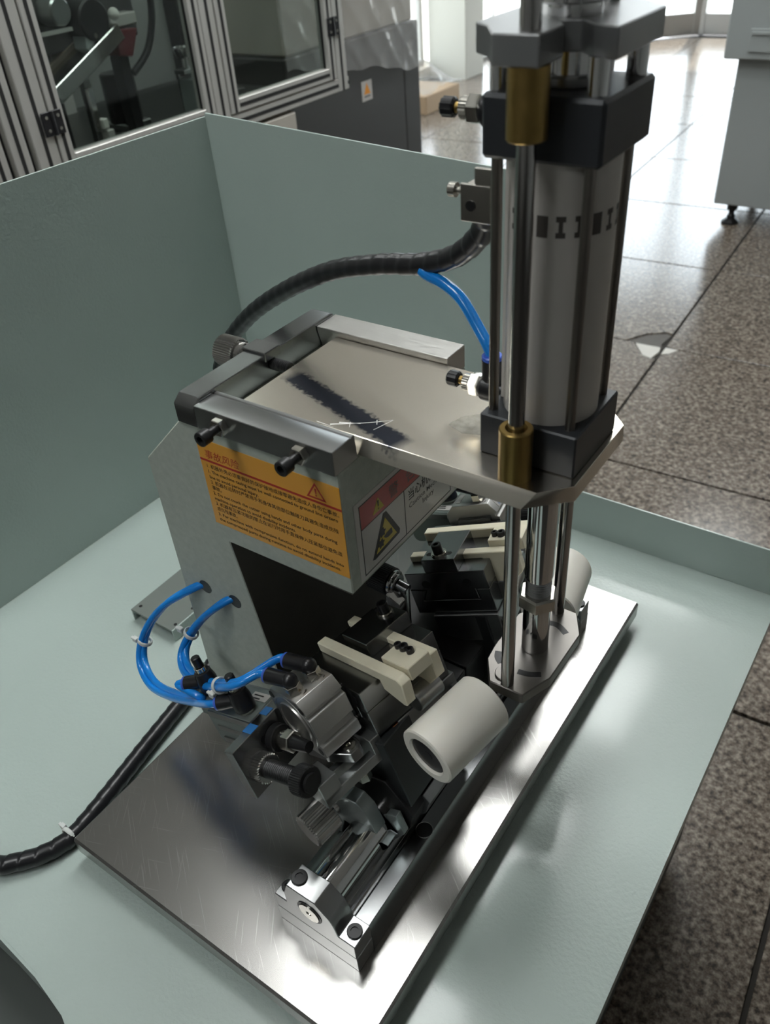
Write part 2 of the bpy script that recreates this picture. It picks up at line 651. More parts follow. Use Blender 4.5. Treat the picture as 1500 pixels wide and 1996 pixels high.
def frame_matrix(u, v, w, o, mirror=None):
    m = Matrix.Identity(4)
    for i in range(3):
        m[i][0] = u[i]; m[i][1] = v[i]; m[i][2] = w[i]; m[i][3] = o[i]
    if mirror is not None:
        R = Matrix.Identity(4)
        R[1][1] = -1
        R[1][3] = 2 * mirror
        m = R @ m
    return m

# ================================================================== THE ROOM
FZ = -720.0       # room floor level
CZ = 2400.0
GY = 9300.0       # glazed end wall

f = MB()
f.box(-4100, 4200, -4200, 9500, FZ - 120, FZ - 9)
floor = struct(f.build('floor', M_GROUT, base=(0, 2500, FZ - 120)))

YAW = math.radians(2.6)
TP = 812.0
JX, JY = -264.0, 3567.0


def tile_point(i, j, u, v):
    """grid cell (i, j), inside offset u, v in mm from its near-left corner"""
    x = i * TP + u
    y = j * TP + v
    return (JX + x * math.cos(YAW) - y * math.sin(YAW), JY + x * math.sin(YAW) + y * math.cos(YAW))


tile_mesh = None
g = 4.8
broken = {(-1, -1), (-1, -2)}
for i in range(-5, 4):
    for j in range(-5, 8):
        cx, cy = tile_point(i, j, TP / 2, TP / 2)
        if cx < -4000 or cx > 2600 or cy > 9250 or cy < -400:
            continue
        if (i, j) in broken:
            continue
        if tile_mesh is None:
            b = MB(Matrix.Rotation(YAW, 4, 'Z'))
            b.box(-TP / 2 + g, TP / 2 - g, -TP / 2 + g, TP / 2 - g, -10, 0, 1.2)
            t = b.build('floor_tile', M_TERRAZZO, base=(0, 0, 0))
            tile_mesh = t.data
        else:
            t = bpy.data.objects.new('floor_tile', tile_mesh)
            COL.objects.link(t)
        t.parent = floor
        t.location = (Vector((cx, cy, FZ)) - ROOTLOC['floor']) * S
# two tiles whose shared corner has broken away, with plaster patched into the hole
P = {'far': ((-1, -1), [(g, g), (TP - 152, g), (TP - 95, 88), (TP - 30, 128), (TP - g, 118), (TP - g, TP - g), (g, TP - g)]),
     'near': ((-1, -2), [(g, g), (TP - g, g), (TP - g, TP - 92), (TP - 22, TP - 108), (TP - 62, TP - 92), (TP - 118, TP - g), (g, TP - g)])}
for k, (ij, pl) in P.items():
    b = MB()
    b.prism([tile_point(*ij, *q) for q in pl], FZ - 10, FZ, 'z', 0.8)
    b.build('broken_floor_tile', M_TERRAZZO, parent=floor, label='cracked speckled tile with a broken corner')
b = MB()
b.prism([tile_point(-1, -1, *q) for q in ((TP - 150, 2), (TP - 92, 84), (TP - 30, 122), (TP - 6, 112), (TP - 20, 20), (TP - 8, 2))], FZ - 10, FZ - 4, 'z')
b.build('broken_tile_bed', M_CHIPGREY, parent=floor, label='grey mortar bed in the broken corner')
b = MB()
b.prism([tile_point(-1, -2, *q) for q in ((TP - 112, TP - 4), (TP - 60, TP - 88), (TP - 22, TP - 103), (TP - 8, TP - 40), (TP - 14, TP - 4))], FZ - 10, FZ - 1.5, 'z', 1)
b.build('plaster_patch', M_PLASTER, parent=floor, label='white plaster patch in the broken tile corner')
b = MB()
b.prism([tile_point(0, -2, *q) for q in ((4, TP - 4), (4, TP - 60), (30, TP - 48), (52, TP - 4))], FZ - 1, FZ + 1.0, 'z', 0.4)
b.build('plaster_patch', M_PLASTER, parent=floor)

b = MB()
b.box(-4100, 4200, -4200, 9500, CZ, CZ + 120)
struct(b.build('ceiling', M_CEIL, base=(0, 2500, CZ)))
b = MB()
b.box(4050, 4200, -4200, 9500, FZ - 9, CZ)
struct(b.build('wall_right', M_DIMWALL, base=(4100, 2500, FZ)))
b = MB()
b.box(-4100, 4050, -4200, -4050, FZ - 9, CZ)
struct(b.build('wall_back', M_DIMWALL, base=(0, -4100, FZ)))
# left wall: solid, then window bays between pillars
b = MB()
b.box(-4000, -3850, -4050, 5000, FZ - 9, CZ)
b.box(-4000, -3850, 5000, 9300, FZ - 9, FZ + 90)
b.box(-4000, -3850, 5000, 9300, 1900, CZ)
b.box(-4000, -3850, 9150, 9300, FZ + 90, 1900)
wl = struct(b.build('wall_left', M_WALL, base=(-3900, 2500, FZ)))
for k, (y0, y1) in enumerate(((5000, 5250), (6860, 7180))):
    b = MB()
    b.box(-3850, -3470, y0, y1, FZ, CZ, 4)
    b.build('pillar', M_PILLAR, parent=wl)
n = 1
for (y0, y1) in ((5250, 6860), (7180, 9150)):
    b = MB()
    ym = (y0 + y1) / 2
    for (a, c) in ((y0, y0 + 50), (ym - 30, ym + 30), (y1 - 50, y1)):
        b.box(-3950, -3900, a, c, FZ + 90, 1900, 2)
    b.box(-3949, -3901, y0, y1, FZ + 90, FZ + 140, 2)
    b.box(-3949, -3901, y0, y1, 1850, 1900, 2)
    w = struct(b.build('window_%d' % n, M_DOORFRAME, base=(-3925, ym, FZ + 90)))
    for (a, c) in ((y0 + 50, ym - 30), (ym + 30, y1 - 50)):
        q = MB()
        q.box(-3928, -3922, a, c, FZ + 140, 1850)
        q.build('pane', M_WINGLASS, parent=w)
    n += 1
# glazed end wall
b = MB()
b.box(-4000, 4050, GY, GY + 150, 1950, CZ)
b.box(-4000, -3300, GY, GY + 150, FZ - 9, 1950)
b.box(710, 4050, GY, GY + 150, FZ - 9, 1950)
struct(b.build('wall_far', M_WALL, base=(0, GY, FZ)))
xs = [-2230, -1250, -270, 710]
for x0, x1 in zip(xs, xs[1:]):
    b = MB()
    b.box(x0, x0 + 55, GY + 20, GY + 90, FZ, 1950, 3)
    b.box(x1 - 55, x1, GY + 20, GY + 90, FZ, 1950, 3)
    b.box(x0 + 55, x1 - 55, GY + 22, GY + 88, FZ + 6, FZ + 190, 3)
    b.box(x0 + 55, x1 - 55, GY + 22, GY + 88, 1850, 1950, 3)
    w = struct(b.build('window_%d' % n, M_DOORFRAME, base=((x0 + x1) / 2, GY + 55, FZ)))
    q = MB()
    q.box(x0 + 55, x1 - 55, GY + 50, GY + 56, FZ + 190, 1850)
    q.build('pane', M_WINGLASS, parent=w)
    n += 1
# door leaf standing open, hinged on the corner post
Fd = Matrix.Translation((-2230, GY + 40, 0)) @ Matrix.Rotation(math.radians(180 + 38), 4, 'Z')
b = MB(Fd)
b.box(0, 70, -22, 22, FZ + 6, 1940, 3)
b.box(880, 960, -22, 22, FZ + 6, 1940, 3)
b.box(70, 880, -20, 20, FZ + 8, FZ + 200, 3)
b.box(70, 880, -20, 20, 1850, 1938, 3)
dr = struct(b.build('door_1', M_DOORFRAME, base=(-2230, GY + 40, FZ)))
q = MB(Fd)
q.box(70, 880, -3, 3, FZ + 200, 1850)
q.build('pane', M_WINGLASS, parent=dr)
# ground outside
b = MB()
b.box(-14000, 14000, GY + 150, 30000, FZ - 200, FZ - 60)
struct(b.build('ground_outside', material('pale_paving', (0.5, 0.49, 0.46), 0.8), base=(0, 15000, FZ - 200)))
b = MB()
b.box(-14000, -4100, -4000, GY + 150, FZ - 200, FZ - 60)
struct(b.build('ground_outside', MATS['pale_paving'], base=(-9000, 2000, FZ - 200)))

# ceiling light panels
lamps = [(-300, 800, 'first panel over the press bench'), (-300, 1560, 'second panel over the press bench'), (-300, 2500, 'third panel over the press bench'),
         (-300, 3500, 'fourth panel over the press bench'), (-300, 5200, 'panel nearest the glazed end wall'), (-300, -700, 'panel just behind the camera'),
         (-300, -2300, 'second panel behind the camera'), (-3000, 1300, 'panel added to brighten the glass door machine'), (-3000, 2600, 'second panel added to brighten the glass door machine')]  # last two panels are added only to brighten the glass door machine
for (x, y, nm) in lamps:
    L = thing('ceiling_light', 'square white ceiling light, ' + nm, 'ceiling light', (x, y, CZ), 'ceiling light panels')
    b = MB()
    for (a, c, d, e) in ((-300, 300, -300, -276), (-300, 300, 276, 300), (-300, -276, -276, 276), (276, 300, -276, 276)):
        b.box(x + a, x + c, y + d, y + e, CZ - 34, CZ, 2)
    b.build('frame', M_LAMPBODY, parent=L)
    b = MB()
    b.box(x - 276, x + 276, y - 276, y + 276, CZ - 22, CZ - 14)
    b.build('diffuser', M_LAMP, parent=L)

# ================================================================== BACKGROUND EQUIPMENT
# --- pale cabinet on levelling feet (right)
R = thing('machine_cabinet', 'pale grey steel cabinet on black levelling feet at the right edge', 'cabinet', (0, 4400, FZ))
b = MB(); b.box(-488, 700, 4140, 4700, FZ + 100, 26, 4); b.build('body', M_WHITECAB, parent=R)
b = MB(); b.box(-540, 740, 4080, 4760, 28, 760, 5); b.build('upper_housing', M_WHITECAB, parent=R)
b = MB(); b.box(-440, -330, 4070, 4080, 60, 150, 2); hp = b.build('access_cover', M_WHITECAB, parent=R)
b = MB(); b.box(-432, -338, 4062, 4070, 128, 140, 1); b.build('cover_lip', M_WHITECAB, parent=hp)
for (x, y) in ((-405, 4190), (560, 4190), (-405, 4640), (560, 4640)):
    b = MB()
    b.lathe((x, y, FZ), (0, 0, 1), [(0, 0), (0, 42), (10, 42), (26, 20), (38, 20), (46, 14), (60, 14), (70, 26), (84, 26), (100, 24), (100, 0)], 20)
    b.build('levelling_foot', M_BLACKOX, parent=R)

# --- dark cabinet wrapped in plastic film
R = thing('dark_cabinet', 'tall dark grey cabinet with a small warning sticker, half wrapped in film', 'cabinet', (-1700, 2510, FZ))
b = MB(); b.box(-2000, -1400, 2105, 2800, FZ, 335, 5); b.build('body', M_DARKCAB, parent=R)
b = MB(); b.box(-1990, -1404, 2115, 2880, 337, 640, 8); b.build('upper_unit', M_BEIGE, parent=R)
b = MB(); b.box(-1990, -1404, 2806, 2917, FZ, 334, 5); b.build('side_duct', M_DARKCAB, parent=R)
b = MB(); b.box(-1400, -1398.5, 2513, 2578, 124, 191, 0); st = b.build('warning_sticker', M_WHITEVINYL, parent=R, label='white sticker with an orange warning triangle')
b = MB(); b.prism([(2525, 146), (2566, 146), (2545, 184)], -1398.5, -1398, 'x'); b.build('warning_triangle', M_YINK if False else material('orange_ink', (0.72, 0.28, 0.03), 0.5), parent=st)
b = MB(); b.box(-1398.5, -1398.2, 2527, 2564, 136, 141); b.build('printed_line', M_GREYINK, parent=st)

# wrinkled film hanging over the top of the dark cabinet
nx, nz = 60, 44
v, fc = [], []
for i in range(nx + 1):
    for j in range(nz + 1):
        y = 2080 + 860 * i / nx
        hem = 302 - (y - 2080) * 0.155 + 7 * math.sin(i * 0.21 + 0.5) + 4 * math.sin(i * 0.6)
        z = hem + (690 - hem) * j / nz
        x = -1378 + 5 * math.sin(y * 0.012 + z * 0.006) + 5 * abs(math.sin(y * 0.017 - z * 0.011 + 1)) ** 4 + 4 * abs(math.sin(y * 0.031 + z * 0.024)) ** 10 + random.uniform(-0.5, 0.5)
        v.append((x, y, z))
for i in range(nx):
    for j in range(nz):
        a = i * (nz + 1) + j
        fc.append((a, a + nz + 1, a + nz + 2, a + 1))
top = len(v)
for i in range(nx + 1):
    v.append((-1800, 2080 + 860 * i / nx, 700 + 4 * math.sin(i)))
for i in range(nx):
    fc.append((i * (nz + 1) + nz, (i + 1) * (nz + 1) + nz, top + i + 1, top + i))
b = MB(); b._add(v, fc, smooth=True)
tag(b.build('plastic_film', M_FILM, base=(-1380, 2510, 640), angle=60), 'crumpled clear plastic film hanging over the dark cabinet', 'plastic film')

# --- crate with a plastic bag by the pillar
b = MB(); b.box(-3560, -3120, 5650, 6150, FZ, FZ + 130, 5)
tag(b.build('cardboard_box', material('cardboard', (0.42, 0.30, 0.19), 0.7), base=(-3340, 5900, FZ)), 'low tan cardboard box on the floor behind the dark cabinet', 'box')
b = MB()
vv, ff = [], []
for i in range(13):
    for j in range(13):
        vv.append((-3580 + 40 * i, 5640 + 44 * j, FZ + 140 + 190 * math.exp(-((i - 6) ** 2 + (j - 6) ** 2) / 22.0) + random.uniform(-14, 14)))
for i in range(12):
    for j in range(12):
        k = i * 13 + j
        ff.append((k, k + 13, k + 14, k + 1))
b._add(vv, ff, smooth=True)
tag(b.build('plastic_bag', M_FILM, base=(-3340, 5900, FZ + 130), angle=60), 'clear plastic bag lying on the tan cardboard box', 'plastic bag')

# --- machine in an aluminium-profile enclosure with glass doors
EX = -1100.0


def profile(b, p0, p1, wx, wy, axis):
    """extrusion bar between corners with a black slot on the faces that show; axis = long axis"""
    x0, x1 = p0[0], p1[0]; y0, y1 = p0[1], p1[1]; z0, z1 = p0[2], p1[2]
    b.box(x0, x1, y0, y1, z0, z1, 1.5, M_ALUPROF)
    if axis == 'z':
        ym = (y0 + y1) / 2; b.box(x1 - 0.5, x1 + 0.8, ym - 4.5, ym + 4.5, z0, z1, 0, M_RUBBER)
        xm = (x0 + x1) / 2; b.box(xm - 4.5, xm + 4.5, y0 - 0.8, y0 + 0.5, z0, z1, 0, M_RUBBER)
    else:
        zm = (z0 + z1) / 2; b.box(x1 - 0.5, x1 + 0.8, y0, y1, zm - 4.5, zm + 4.5, 0, M_RUBBER)


R = thing('glass_door_machine', 'machine in an aluminium profile frame with two glass doors behind the tray', 'machine', (-1400, 1470, FZ))
b = MB(); b.box(-1800, -1104, 700, 1790, FZ + 60, 268, 4); b.build('machine_base', M_BEIGE, parent=R)
TOPZ = 1250
for k, (y0, y1) in enumerate(((868, 908), (924, 980), (1476, 1524), (1996, 2044))):
    b = MB(); profile(b, (EX - 45, y0, 278), (EX, y1, TOPZ), 45, y1 - y0, 'z'); b.build('post', None, parent=R)
    b = MB(); b.box(-1790, -1745, y0, y1, 278, TOPZ, 1.5); b.build('rear_post', M_ALUPROF, parent=R)
b = MB(); profile(b, (EX - 44, 980, 278), (EX - 1, 1476, 312), 0, 0, 'y'); b.build('bottom_rail', None, parent=R)
b = MB(); profile(b, (EX - 44, 1524, 278), (EX - 1, 2050, 312), 0, 0, 'y'); b.build('bottom_rail', None, parent=R)
b = MB(); b.box(-1790, EX - 2, 868, 2044, TOPZ + 4, TOPZ + 10, 0); b.build('roof_glass', M_GLASS, parent=R)
b = MB(); b.box(-1800, -1795, 700, 2044, 278, TOPZ, 0); b.build('back_panel', material('dark_interior_panel', (0.20, 0.21, 0.20), 0.6), parent=R)
b = MB(); b.box(-1795, -1150, 700, 1990, 268, 281, 0); b.build('machine_bed', material('dark_bed_plate', (0.03, 0.031, 0.03), 0.35, 0.4), parent=R)
for k, (y0, y1, hy, far) in enumerate(((984, 1472, 984, 0), (1528, 1990, 1990, 1))):
    d = MB()
    z0 = 316
    profile(d, (EX - 30, y0, z0), (EX + 2, y0 + 34, TOPZ - 6), 0, 0, 'z')
    profile(d, (EX - 30, y1 - 34, z0), (EX + 2, y1, TOPZ - 6), 0, 0, 'z')
    profile(d, (EX - 30, y0 + 34, z0), (EX + 2, y1 - 34, z0 + 32), 0, 0, 'y')
    d.box(EX - 30, EX + 2, y0 + 34, y1 - 34, TOPZ - 40, TOPZ - 6, 1.5, M_ALUPROF)
    D = d.build('door', None, parent=R)
    q = MB(); q.box(EX - 18, EX - 13, y0 + 32, y1 - 32, z0 + 30, TOPZ - 38); q.build('glass_pane', M_GLASS, parent=D)
    h = MB()
    for (a, c) in (((hy - 26, hy - 3), (hy + 3, hy + 26)),):
        zc = 418 if not far else 452
        h.box(EX + 2, EX + 6, a[0], a[1], zc - 24, zc + 24, 1.2, M_BLACKPL)
        h.box(EX + 2, EX + 6, c[0], c[1], zc - 24, zc + 24, 1.2, M_BLACKPL)
        h.cyl((EX + 6, hy, zc - 24), (EX + 6, hy, zc + 24), 4.5, 12, mat=M_BLACKPL)
        for yy in (hy - 15, hy + 15):
            for zz in (zc - 13, zc + 13):
                h.cyl((EX + 6, yy, zz), (EX + 7.2, yy, zz), 4, 10, mat=M_NICKEL)
    h.build('hinge', None, parent=D)

# neighbouring frame beyond the left edge of the picture
R2 = thing('glass_door_machine', 'aluminium profile frame cut off by the left edge of the picture', 'machine', (-1300, 600, FZ))
b = MB(); profile(b, (EX - 45, 812, 278), (EX, 852, TOPZ), 0, 0, 'z'); b.build('post', None, parent=R2)
b = MB(); profile(b, (EX - 44, 300, 278), (EX - 1, 812, 312), 0, 0, 'y'); b.build('bottom_rail', None, parent=R2)
b = MB(); b.box(-1700, EX - 4, 300, 690, FZ, 268, 4); b.build('machine_base', M_BEIGE, parent=R2)
q = MB(); q.box(EX - 20, EX - 15, 300, 812, 312, TOPZ); q.build('glass_pane', M_GLASS, parent=R2)

# --- what stands inside the enclosure
IX = -1300
Fc = Matrix.Translation((IX, 1268, 476)) @ Matrix.Rotation(math.radians(24), 4, 'X')
t = thing('chute', 'bright aluminium chute sloping up behind the left glass door', 'chute', (IX, 1268, 281))
b = MB(Fc); b.box(-60, 10, -128, 128, -19, 19, 2); b.build('channel', M_SATIN, parent=t)
b = MB(Fc); b.box(-130, -60, -128, 128, -10, 30, 2); b.build('side_plate', material('dull_bronze_sheet', (0.20, 0.17, 0.13), 0.5, 0.4), parent=t)
b = MB(); b.box(IX - 40, IX - 20, 1255, 1275, 281, 460, 1); b.build('stand', M_GROUND, parent=t)
t = thing('indicator_stack', 'small white and silver stacked blocks under the sloping chute', 'fixture', (IX + 30, 1265, 281))
b = MB(); b.box(IX + 10, IX + 40, 1244, 1266, 281, 330, 2); b.build('base_block', M_WHITEVINYL, parent=t)
b = MB(); b.box(IX + 12, IX + 36, 1240, 1258, 334, 356, 2); b.build('middle_block', M_PLASTER, parent=t)
b = MB(); b.box(IX + 16, IX + 28, 1226, 1240, 330, 430, 1); b.build('upright', M_CHROME, parent=t)
t = thing('motor_unit', 'dark red motor housing with grey cap behind the left glass door', 'motor', (IX - 60, 1420, 281))
b = MB(); b.prism([(1386, 470), (1430, 462), (1464, 522), (1386, 530)], IX - 90, IX - 20, 'x', 3); b.build('housing', M_RED, parent=t)
b = MB(); b.box(IX - 92, IX - 18, 1378, 1466, 532, 560, 3); b.build('cap', M_WHITEVINYL, parent=t)
b = MB(); b.box(IX - 80, IX - 40, 1400, 1430, 281, 466, 2); b.build('column', M_BLACKOX, parent=t)
b = MB(); b.tube([(IX, 1500, 700), (IX, 1508, 600), (IX, 1496, 530), (IX, 1460, 470), (IX, 1400, 430)], 9, 10)
tag(b.build('cable_bundle', M_BLACKPL, base=(IX, 1460, 430)), 'black cable bundle hanging beside the dark red motor', 'cable')
t = thing('toggle_clamp', 'small metal clamp with a round cup on a grey block', 'clamp', (IX + 30, 1585, 281))
b = MB(); b.box(IX, IX + 60, 1545, 1612, 281, 392, 4); b.build('block', M_WHITECAB, parent=t)
b = MB(); b.box(IX + 10, IX + 50, 1528, 1600, 404, 414, 1); b.box(IX + 12, IX + 20, 1530, 1538, 392, 406); b.box(IX + 12, IX + 20, 1588, 1596, 392, 406); b.build('bridge', M_GROUND, parent=t)
b = MB(); b.lathe((IX + 30, 1556, 414), (0, 0, 1), [(0, 0), (0, 8), (24, 8), (28, 20), (48, 28), (52, 28), (52, 23), (44, 20), (44, 0)], 20); b.build('cup', M_CHROME, parent=t)
t = thing('spindle_unit', 'dark spindle with flywheels at the top behind the left glass door', 'spindle', (IX - 40, 1320, 281))
b = MB(); b.cyl((IX - 60, 1320, 560), (IX, 1320, 560), 46, 24, ch=4); b.build('flywheel', M_BLACKOX, parent=t)
b = MB(); b.cyl((IX - 60, 1230, 590), (IX, 1230, 590), 30, 24, ch=4); b.build('pulley', M_GROUND, parent=t)
b = MB(); b.box(IX - 110, IX - 62, 1180, 1500, 500, 620, 4); b.build('gearbox', M_DARKCAB, parent=t)
b = MB(); b.box(IX - 100, IX - 70, 1190, 1220, 281, 500, 2); b.build('column', M_DARKCAB, parent=t)
b = MB(); b.sphere((IX + 10, 1372, 566), 14, mat=None); b.build('white_ball_knob', M_PLASTER, parent=t)
b = MB(); b.box(IX - 10, IX, 1080, 1250, 548, 556); b.build('feed_bar', M_ALUPROF, parent=t)
t = thing('feed_block', 'grey rounded feed block on the sloping chute', 'fixture', (IX - 60, 1312, 480))
b = MB(); b.prism([(1282, 500), (1340, 512), (1344, 540), (1316, 556), (1288, 545)], IX - 58, IX - 6, 'x', 3); b.build('block', M_WHITECAB, parent=t)
b = MB(); b.cyl((IX - 6, 1312, 528), (IX, 1312, 528), 6, 12); b.build('screw', M_NICKEL, parent=t)
t = thing('dark_actuator', 'black cylindrical actuator standing behind the left glass door', 'actuator', (IX - 120, 1430, 281))
b = MB(); b.cyl((IX - 120, 1440, 281), (IX - 120, 1440, 420), 45, 20, ch=4); b.build('barrel', M_BLACKOX, parent=t)
b = MB(); b.box(IX - 170, IX - 70, 1395, 1485, 281, 300, 3); b.build('flange', M_GROUND, parent=t)
t = thing('press_column', 'black upright column and bracket behind the right glass door', 'column', (IX - 40, 1600, 281))
b = MB(); b.box(IX - 90, IX - 40, 1625, 1668, 281, 700, 3); b.build('upright', M_BLACKOX, parent=t)
b = MB(); b.prism([(1668, 560), (1684, 552), (1700, 400), (1706, 330), (1694, 330), (1680, 420)], IX - 70, IX - 50, 'x', 1); b.build('hand_lever', M_GROUND, parent=t)
b = MB(); b.box(IX - 60, IX + 10, 1690, 1790, 300, 322, 2); b.build('shelf', M_DARKCAB, parent=t)

# ================================================================== TRAY AND BENCH
TZ = -40.0
TR = thing('drip_tray', 'pale green sheet metal tray with tall left and back walls under the press', 'tray', (50, 350, TZ - 4))
near = [(-439, -98), (-10, -102), (60, -106), (112, -114), (150, -128), (182, -152), (206, -186), (222, -240), (228, -420)]
b = MB()
b.prism([(537, -420), (537, 791), (-425, 803)] + near, TZ - 4, TZ, 'z')
b.build('tray_floor', M_TRAY, parent=TR)
b = MB()
for p, q in zip(near, near[1:]):
    d = Vector((q[0] - p[0], q[1] - p[1], 0)).normalized(); nrm = Vector((d.y, -d.x, 0)) * 3
    v = [(p[0], p[1], TZ - 1), (q[0], q[1], TZ - 1), (q[0], q[1], TZ - 70), (p[0], p[1], TZ - 70)]
    v += [(x + nrm.x, y + nrm.y, z) for x, y, z in v]
    b.raw(v, [(0, 1, 2, 3), (7, 6, 5, 4), (0, 4, 5, 1), (1, 5, 6, 2), (2, 6, 7, 3), (3, 7, 4, 0)])
b.build('front_flange', M_TRAY, parent=TR)
b = MB(); b.box(533, 537, -420, 791, TZ - 30, TZ - 3.9, 0); b.build('right_flange', M_TRAY, parent=TR)
b = MB()
b.prism([(-425, TZ), (540, TZ), (540, 36), (175, 36), (100, 492), (-425, 524)], 791, 794, 'y', 0.5)
b.build('back_wall', M_TRAY, parent=TR)
b = MB()
b.prism([(-439, -98), (-442, -98), (-428, 803), (-425, 803)], TZ, 519, 'z', 0.5)
b.build('left_wall', M_TRAY, parent=TR)
b = MB(); b.prism([(-425, 803), (-428, 803), (-428, 791), (-425, 791)], TZ, 519, 'z'); b.build('corner_weld', M_TRAY, parent=TR)
R = thing('bench', 'dark green steel bench carrying the pale green tray', 'bench', (50, 350, FZ))
b = MB(); b.box(-420, 500, -60, 770, FZ + 60, TZ - 5, 3); b.build('cabinet', material('dark_bench_paint', (0.05, 0.06, 0.055), 0.5), parent=R)
b = MB(); b.box(-400, 480, -40, 750, FZ, FZ + 60, 3); b.build('plinth', M_BLACKOX, parent=R)
b = MB(); b.box(-420, 215, -250, -62, FZ + 60, TZ - 84, 6); b.build('drawer_front', MATS['dark_bench_paint'], parent=R)

# ================================================================== BASE PLATE
R = thing('base_plate', 'scratched stainless steel base plate standing on rubber feet in the tray', 'base plate', (192, 323, TZ))
b = MB(); b.box(0, 384, 0, 646, -26, 0, 2.5); b.build('plate', M_STEEL, parent=R)
for (x, y) in ((40, 40), (344, 40), (40, 606), (344, 606)):
    b = MB(); b.cyl((x, y, TZ), (x, y, -26), 16, 18, 14); b.build('rubber_foot', M_RUBBER, parent=R)

# ================================================================== GUIDE RAIL
R = thing('guide_rail', 'thick round guide shaft held between end supports along the base plate', 'guide rail', (294, 329, 0))
b = MB(); b.prism([(247, 0), (342, 0), (342, 27), (338, 38), (322, 38), (319, 31), (314, 31), (310, 38), (262, 38), (247, 26)], 82, 546, 'y', 0.5)
b.build('rail_base', M_DARKSTEEL, parent=R)
for y0, y1 in ((58, 82), (546, 570)):
    b = MB(); b.box(247, 342, y0, y1, 0, 25, 0.8); b.build('end_spacer', M_GROUND, parent=R)
    b = MB()
    b.prism([(247.5, 25), (341.5, 25), (341.5, 46.5), (323, 46.5), (320, 60), (315.5, 69.5), (301, 82.5), (268, 82.5), (262, 63), (262, 47), (247.5, 47)], y0, y1, 'y', 0.8)
    sp = b.build('shaft_support', M_GROUND, parent=R)
    for (x, z, r) in ((333, 46.5, 7.4), (274.5, 82.5, 7.8), (255, 47, 6.5)):
        b = MB(); b.bolt((x, (y0 + y1) / 2, z), (0, 0, 1), r, 2.2); b.build('bolt', M_BLACKOX, parent=sp)
    s = -1 if y0 < 300 else 1
    ye = y0 if s < 0 else y1
    b = MB(); b.cyl((292, ye - s * 2, 58), (292, ye + s * 0.6, 58), 14, 28); b.build('shaft_socket', M_BLACKOX, parent=sp)
    b = MB(); b.lathe((292, ye, 58), (0, s, 0), [(0, 0), (0, 11.4), (1.6, 11.4), (1.6, 3), (0.9, 3), (0.9, 0)], 24); b.build('shaft_screw', M_NICKEL, parent=sp)
b = MB(); b.cyl((292, 70, 58), (292, 558, 58), 19.5, 40, ch=1); b.build('guide_shaft', M_CHROME, parent=R)
for y in (192, 436):
    b = MB(); b.lathe((330, y, 38), (0, 0, 1), [(0.12, 0), (0.12, 8.2)], 24, mat=M_BLACKOX); b.ring((330, y, 38.1), (0, 0, 1), 8.6, 0.5, 28, 6, mat=M_CHROME); b.build('counterbore', None, parent=R)

# ================================================================== C-FRAME
R = thing('bench_press', 'grey green cast C-shaped press body with an orange warning sticker', 'press', (70, 329, 0))
Y0, Y1 = 228.0, 430.0
b = MB()
b.prism([(0, 0), (140, 0), (93.5, 290.5), (244, 292.5), (244, 423), (64, 423), (0, 361)], Y0, Y1, 'y', 1.2)
b.build('frame_casting', M_FRAME, parent=R)
for (x, z) in ((36, 204), (79, 203)):
    b = MB(); b.lathe((x, Y0 - 0.4, z), (0, 1, 0), [(0, 8.6), (0.2, 8.6), (0.2, 0)], 24); b.build('tube_hole', M_BLACKOX, parent=R)
b = MB(); b.box(-2, 0, 250, 408, 40, 180, 0.5); b.build('rear_cover', M_FRAME, parent=R)
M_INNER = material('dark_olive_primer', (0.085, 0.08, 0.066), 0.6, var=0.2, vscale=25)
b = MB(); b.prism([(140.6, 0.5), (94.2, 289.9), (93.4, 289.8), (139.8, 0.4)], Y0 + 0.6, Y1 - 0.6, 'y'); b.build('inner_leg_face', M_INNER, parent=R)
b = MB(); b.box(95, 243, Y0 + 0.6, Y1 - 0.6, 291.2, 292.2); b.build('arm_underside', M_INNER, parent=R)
# orange-yellow sticker
SY = Y0 - 0.5
b = MB(); b.box(81, 243.2, SY, Y0, 312, 410.5, 0)
stk = b.build('warning_sticker', M_YELLOW, parent=R, label='orange yellow accident risk sticker')
b = MB(); b.box(81, 243.2, SY - 0.15, SY, 386.3, 388.6); b.build('red_rule', M_REDINK, parent=stk)
b = MB()
tri = [(207, 390.5), (228, 390.5), (217.5, 407.5)]; tri2 = [(210, 392.2), (225, 392.2), (217.5, 404.4)]
v = [(x, SY - 0.15, z) for x, z in tri + tri2]
b.raw(v, [(0, 1, 4, 3), (1, 2, 5, 4), (2, 0, 3, 5)])
b.prism([(217.0, 395.6), (218.0, 395.6), (218.6, 401.2), (216.4, 401.2)], SY - 0.15, SY - 0.1, 'y')
b.box(216.7, 218.3, SY - 0.15, SY - 0.1, 393.3, 394.9)
b.build('warning_triangle', M_REDINK, parent=stk)
UX, UZ = (1, 0, 0), (0, 0, 1)
text_mesh('\u4e8b\u6545\u98ce\u9669', 10.5, M_REDINK, 'sticker_heading', stk, (89, SY, 391.2), UX, UZ, width=42, shear=0.12, bold=0.0)
